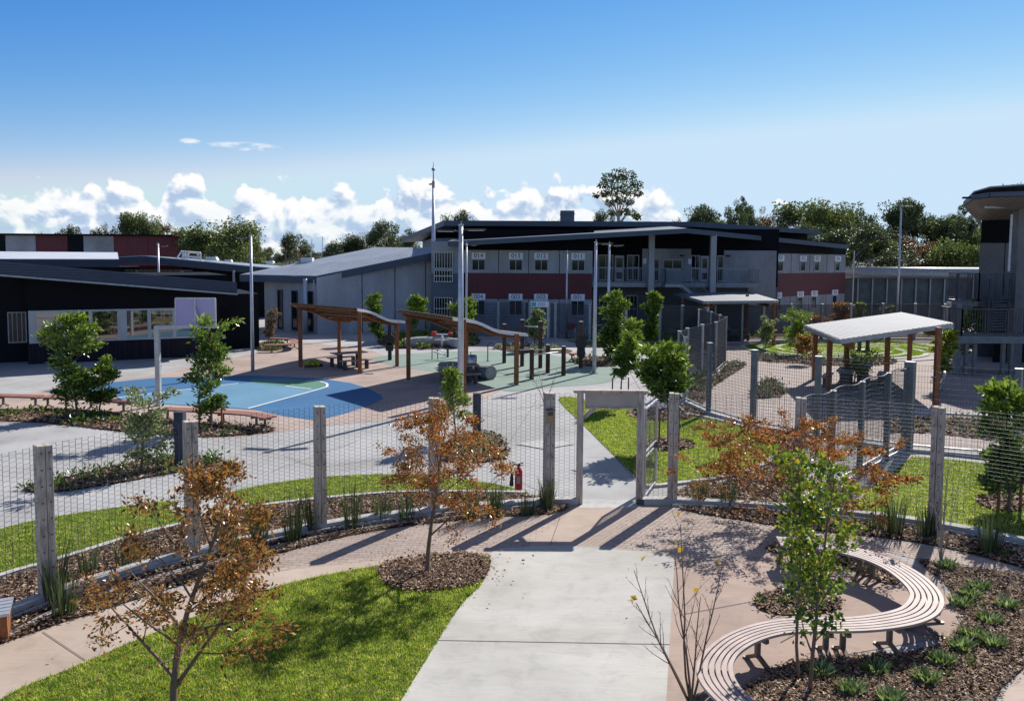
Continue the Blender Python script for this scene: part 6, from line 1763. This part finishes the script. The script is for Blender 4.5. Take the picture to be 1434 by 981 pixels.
gum(1, 92, 312, 50, 120, 'flat-topped gum above the maroon panel, far left', 2)
gum(1, 132, 317, 34, 124, 'low gum between the flat-topped gum and the round-headed pair', .2)
gum(0, 158, 294, 46, 112, 'left one of two round-headed gums above the patchwork building', 3.3)
gum(2, 203, 294, 48, 112, 'right one of two round-headed gums above the patchwork building', .9)
gum(3, 243, 312, 56, 122, 'brownish gum behind the end of the maroon wall', 1.9)
gum(2, 272, 322, 50, 108, 'mid-green gum left of the big leafy gum', 2.6)
gum(5, 310, 301, 84, 100, 'big leafy light green gum behind the white roof railing', .3)
gum(2, 338, 318, 40, 104, 'light green gum just left of the court light pole', 2.2)
gum(1, 392, 323, 66, 120, 'dark gum standing alone right of the court light pole', 1.2)
gum(0, 368, 345, 34, 130, 'low gum between the court light pole and the lone dark gum', 2.0)
gum(3, 428, 346, 50, 130, 'low dark gum above the silver skillion roof', 0.6)
gum(0, 470, 328, 58, 116, 'left of the twin gums behind the silver skillion roof', 2.8)
gum(1, 522, 305, 70, 114, 'tall right one of the twin gums behind the silver roof', .5)
gum(2, 560, 330, 46, 122, 'gum half hidden behind the upper roof gable', 1.1)
gum(0, 640, 293, 46, 112, 'gum top showing above the roof left of the mast lamp', 1.5)
gum(5, 775, 303, 26, 118, 'small gum top left of the roof plant box', 2.2)
gum(1, 832, 291, 50, 116, 'low gum top left of the very tall sparse gum', .1)
tall_gum()
gum(0, 955, 284, 64, 116, 'rounded gum top above the roof peak', 2.4)
gum(4, 1018, 273, 56, 112, 'open-branched gum above the right part of the roof', 1.7)
gum(1, 1052, 279, 64, 115, 'dense gum beside the open-branched one', 3.0)
gum(3, 1092, 300, 50, 120, 'russet gum behind the lamp pole on the wing roof', .9)
gum(2, 1146, 277, 76, 112, 'broad pale gum above the end of the wing roof', .2)
gum(1, 1190, 305, 70, 106, 'dark low gum behind the right end of the wing', 1.4)
gum(0, 1228, 276, 60, 110, 'umbrella-topped gum left of the tall light pole', 2.1)
gum(3, 1250, 318, 52, 104, 'orange-tinged gum low behind the tall light pole', .4)
gum(0, 1215, 322, 58, 103, 'dark spreading gum just behind the perimeter wall', 3.4)
gum(4, 1283, 284, 54, 114, 'airy gum right of the tall light pole', 2.7)
gum(1, 1300, 300, 76, 106, 'dark heavy gum in the middle of the right-hand clump', .7)
gum(4, 1330, 287, 50, 110, 'airy gum nearest the right-hand building', .1)
gum(3, 1278, 335, 60, 101, 'low russet gum above the cowl of the perimeter wall', 1.0)
gum(2, 1362, 322, 44, 104, 'pale gum squeezed against the right-hand building', 2.0)
gum(0, 1418, 251, 60, 76, 'gum top above the silver roof at the right frame edge', 1.3)
for k_, (k, px, pt_, wd, Y, lab) in enumerate((
 (1, 1105, 308, 70, 100, 'dense low gum filling the gap below the lamp pole on the wing roof'), (0, 1165, 312, 80, 98, 'broad dark gum directly behind the right end of the wing roof'),
 (2, 1200, 330, 60, 97, 'low mid-green gum beside the downpipe of the wing'), (1, 1240, 338, 70, 97, 'low dark gum in front of the umbrella-topped gum'),
 (3, 1302, 330, 64, 98, 'low brownish gum left of the rounded bush'), (1, 1322, 315, 60, 108, 'dark gum behind the rounded bush'), (2, 1352, 340, 50, 97, 'low pale gum right of the rounded bush'),
 (0, 1265, 300, 70, 109, 'full dark gum directly behind the tall light pole'), (1, 1180, 286, 60, 118, 'distant dark gum between the broad pale gum and the umbrella-topped gum'),
 (2, 1348, 300, 56, 120, 'distant pale gum just left of the right-hand roof tip'), (1, 455, 335, 60, 112, 'low dark gum left of the twin gums'), (0, 500, 322, 60, 118, 'dark gum filling between the twin gums'),
 (1, 285, 318, 70, 110, 'dark gum behind the white roof railing'), (2, 345, 340, 60, 108, 'low green gum behind the court light pole'), (1, 405, 345, 60, 128, 'low dark gum right under the lone dark gum'),
 (0, 225, 318, 40, 126, 'dark gum just right of the round-headed pair'), (1, 180, 318, 40, 126, 'dark gum low between the round-headed pair'), (0, 985, 300, 50, 122, 'low gum left of the open-branched gum'))):
    gum(k, px, pt_, wd, Y, lab, k_ * 1.3 + .5)
# round dense bush over the wall
def bush(name, label, cat, loc, w, h, leafm, n, size, seed, group=None, lobes=6):
    t = thing(name, label, cat, loc, 0, group); rng = np.random.default_rng(seed); rg = random.Random(seed)
    Vs = []; b = MB()
    for k in range(lobes):
        a = rg.random() * 6.28; rr = w * .28 * math.sqrt(rg.random()); c = np.array([rr * math.cos(a), rr * math.sin(a), h * rg.uniform(.45, .72)])
        R_ = np.array([w * .26, w * .26, h * .30]) * rg.uniform(.8, 1.15); m = n // lobes
        d = rng.normal(0, 1, (m, 3)); d /= np.linalg.norm(d, axis=1)[:, None]
        Vs.append(leaf_array(c + d * R_ * rng.uniform(.55, 1.02, (m, 1)), d, size, rng, .55, .25, .0))
        b.tube([(0, 0, 0), (c[0] * .5, c[1] * .5, c[2] * .5), tuple(c)], [w * .02 + .01, w * .014 + .006, .005], 5, cap=False)
    b.build('stem', K['trunk'], t, True)
    bulk('foliage', np.concatenate(Vs), LF, leafm, t); return t
x = P(1331, 365, 96); bush('round_bush', 'dense rounded green bush rising over the perimeter wall', 'bush', (x.x, 96, 0), 7.0, ZY(341, 96, 1331) * 1.06, K['euc_light'], 7000, .34, 5, lobes=9)

# --- strappy clumps, sedges and ground cover
def tuft(loc, name, label, cat, m, n, h, w, spread, seed, group, lean=.45, part='blades'):
    t = thing(name, label, cat, loc, 0, group); rng = np.random.default_rng(seed)
    a = rng.uniform(0, 6.28, n); r = spread * np.sqrt(rng.random(n)); bx, by = r * np.cos(a), r * np.sin(a)
    hh_ = h * rng.uniform(.5, 1.1, n); dx = np.cos(a) * lean * hh_ * rng.uniform(.1, 1, n); dy = np.sin(a) * lean * hh_ * rng.uniform(.1, 1, n)
    ww = w * rng.uniform(.7, 1.2, n) / 2; sx, sy = -np.sin(a + .6) * ww, np.cos(a + .6) * ww
    V = np.zeros((n, 5, 3)); z0 = np.zeros(n)
    V[:, 0] = np.stack([bx - sx, by - sy, z0], 1); V[:, 1] = np.stack([bx + sx, by + sy, z0], 1)
    V[:, 2] = np.stack([bx + dx * .45 + sx * .8, by + dy * .45 + sy * .8, hh_ * .62], 1); V[:, 3] = np.stack([bx + dx * .45 - sx * .8, by + dy * .45 - sy * .8, hh_ * .62], 1)
    V[:, 4] = np.stack([bx + dx, by + dy, hh_], 1)
    me = bpy.data.meshes.new(part); F = []
    for i in range(n): o = i * 5; F += [(o, o + 1, o + 2, o + 3), (o + 3, o + 2, o + 4)]
    me.from_pydata(V.reshape(-1, 3).tolist(), [], F); finish(me, part, m, t); return t
SG = 'upright sedge clumps along the timber fence'
sedges = [
 (90, 862, .8, 'sedge clump at the foot of the leftmost timber post'), (77, 842, 1.0, 'sedge clump hugging the leftmost timber post on its far side'), (125, 800, .55, 'blue-grey sedge clump in the mulch right of the leftmost post'),
 (176, 797, .7, 'sedge clump in the mulch behind the bottom left russet tree'), (318, 770, .8, 'sedge clump just right of the second timber post'), (362, 763, .85, 'pair-like sedge clump between the second and third posts'),
 (410, 758, 1.0, 'tall sedge clump left of the third timber post'), (440, 744, 1.05, 'sedge clump leaning against the third timber post'), (494, 738, 1.0, 'tall sedge clump between the third post and the russet tree'),
 (536, 728, .7, 'thin brownish sedge left of the russet tree'), (569, 727, .7, 'dark low sedge just left of the single-stemmed russet tree'), (660, 727, .9, 'sedge clump right of the russet tree stem'), (694, 724, .95, 'tall sedge clump left of the extinguisher'),
 (738, 721, .6, 'low sedge clump just right of and below the fire extinguisher'), (765, 712, .8, 'small sedge by the post left of the gate'), (978, 705, .7, 'sedge clump just right of the gate fence post'), (1020, 709, .7, 'sedge clump left of the wide orange tree'),
 (1252, 748, .9, 'sedge clump in front of the fence right of the orange tree'), (1298, 752, .8, 'sedge at the foot of the right timber post'), (1385, 775, 1.0, 'spiky dark sedge clump at the right against the fence kerb'), (1226, 742, .6, 'short sedge behind the bench end'),
 (1152, 724, .6, 'thin sedge hidden under the orange tree')]
for i, (px, py, hh_, lab) in enumerate(sedges):
    tuft(G(px, py), 'sedge_clump', lab, 'sedge', K['sedge'], 70 if hh_ > .6 else 45, hh_ * .95, .018, .16, 300 + i, SG, .30)
LG = 'leafy clumps in the right-hand mulch bed'
clumps = [(1192, 970, 'bright leafy clump at the bottom edge below the bench'), (1226, 942, 'leafy clump closest to the bench curve'), (1298, 955, 'big leafy clump in the bottom middle of the mulch bed'), (1247, 985, 'leafy clump cut by the bottom frame edge'),
 (1346, 910, 'tall leafy clump right of the bench shadow'), (1318, 930, 'leafy clump touching the tan paving edge'), (1345, 848, 'leafy clump right beside the widest bench bend'), (1372, 826, 'leafy clump behind the bench bend near the bare sapling'),
 (1358, 836, 'small leafy clump between the two behind the bench bend'), (1385, 872, 'leafy clump in the middle of the right mulch bed'), (1410, 852, 'leafy clump near the right frame edge, upper'), (1362, 893, 'low leafy clump left of the middle one'),
 (1325, 796, 'small leafy clump at the base of the bare sapling'), (1148, 945, 'small leafy clump under the bench shadow'), (1392, 905, 'dark leafy clump near the corner path')]
for i, (px, py, lab) in enumerate(clumps):
    tuft(G(px, py), 'leafy_clump', lab, 'plant', K['clump_leaf'], 130, .17, .045, .13, 400 + i, LG, 1.0, 'leaves')
# ground cover masses: nobody could count them
def cover_plants(key, dens, h, m, size=.09, name='ground_cover', poly=None, per=26, seed=1):
    poly = poly or beds[key]; x, y = scatter(poly, dens); rng = np.random.default_rng(seed)
    if len(x) == 0: return
    n = len(x); P0 = np.zeros((n, 3)); P0[:, 0] = x; P0[:, 1] = y; hs = h * rng.uniform(.45, 1.1, n)
    P0 = np.repeat(P0, per, 0); a = rng.normal(0, 1, (n * per, 3)); a /= np.linalg.norm(a, axis=1)[:, None]; a[:, 2] = np.abs(a[:, 2])
    hr_ = np.repeat(hs, per)[:, None]
    V = leaf_array(P0 + a * hr_ * np.array([.85, .85, .8]) * rng.uniform(.3, 1, (n * per, 1)) + np.array([0, 0, .02]), a, size, rng, .42, .25, -.2)
    tag(bulk(name, V, LF, m), kind='stuff')
cover_plants('court_bed', 1.6, .38, K['green_leaf'], .14, seed=1)
cover_plants('island', 4.5, .38, K['green_leaf'], .12, seed=2)
cover_plants('island', 2.0, .5, K['pale_leaf'], .12, seed=3, poly=gp([(190, 655), (240, 640), (310, 642), (300, 655), (240, 664)]))
cover_plants('shrub_bed', 3.2, .42, K['pale_leaf'], .12, seed=4)
cover_plants('far_bed', 1.3, .5, K['fresh_leaf'], .22, seed=5)
cover_plants('green_bed', 1.2, .35, K['pale_leaf'], .2, seed=6)
cover_plants('bench_bed', 1.2, .35, K['green_leaf'], .16, seed=7)
cover_plants('court_left', 3.0, .36, K['silver_leaf'], .13, seed=8)
cover_plants('court_mid', 4.0, .42, K['silver_leaf'], .14, seed=9)
cover_plants('maze_front', 1.6, .42, K['silver_leaf'], .18, seed=10)
cover_plants('fence_far', .8, .45, K['green_leaf'], .22, seed=11)
cover_plants('court_right', 3.0, .34, K['silver_leaf'], .12, seed=12)
cover_plants('court_left_small', 1.5, .4, K['silver_leaf'], .15, seed=13)
cover_plants('left_far_bench', 1.6, .4, K['green_leaf'], .18, seed=14)
cover_plants('bench_ring', 12, .16, K['green_leaf'], .07, seed=15)
cover_plants('bench_back', 5, .14, K['green_leaf'], .06, seed=16)
cover_plants('gate_right', 1.0, .22, K['silver_leaf'], .09, seed=17)
cover_plants('fence_in', .8, .22, K['silver_leaf'], .08, seed=18)
cover_plants('right_garden', 6.0, .13, K['green_leaf'], .055, seed=19, poly=gp([(1370, 850), (1434, 835), (1500, 870), (1500, 930), (1434, 930), (1330, 960), (1330, 925)]))
cover_plants('right_out', 1.6, .2, K['green_leaf'], .08, seed=20, poly=gp([(1380, 768), (1434, 778), (1500, 790), (1500, 800), (1434, 792), (1385, 780)]))
for nm, pxs, mm in (('ground_cover', [(985, 560), (1000, 545), (980, 528), (965, 540), (960, 556)], K['sedge']),):
    cover_plants(None, 3, .9, mm, .25, 'ground_cover', gp(pxs), 22, 30)
# fallen leaves scattered under the russet trees
for cpx, k in (((242, 1000), 160), ((600, 800), 170), ((1110, 728), 170)):
    c = G(*cpx); n = k; rng = np.random.default_rng(k + int(cpx[0]))
    P0 = np.stack([rng.normal(c.x, .9, n), rng.normal(c.y, .9, n), np.full(n, .055)], 1); D = rng.normal(0, 1, (n, 3)); D[:, 2] *= .05
    tag(bulk('fallen_leaves', leaf_array(P0, D, .06, rng, .5, .2, 0, .1), LF, K['rust_leaf']), kind='stuff')
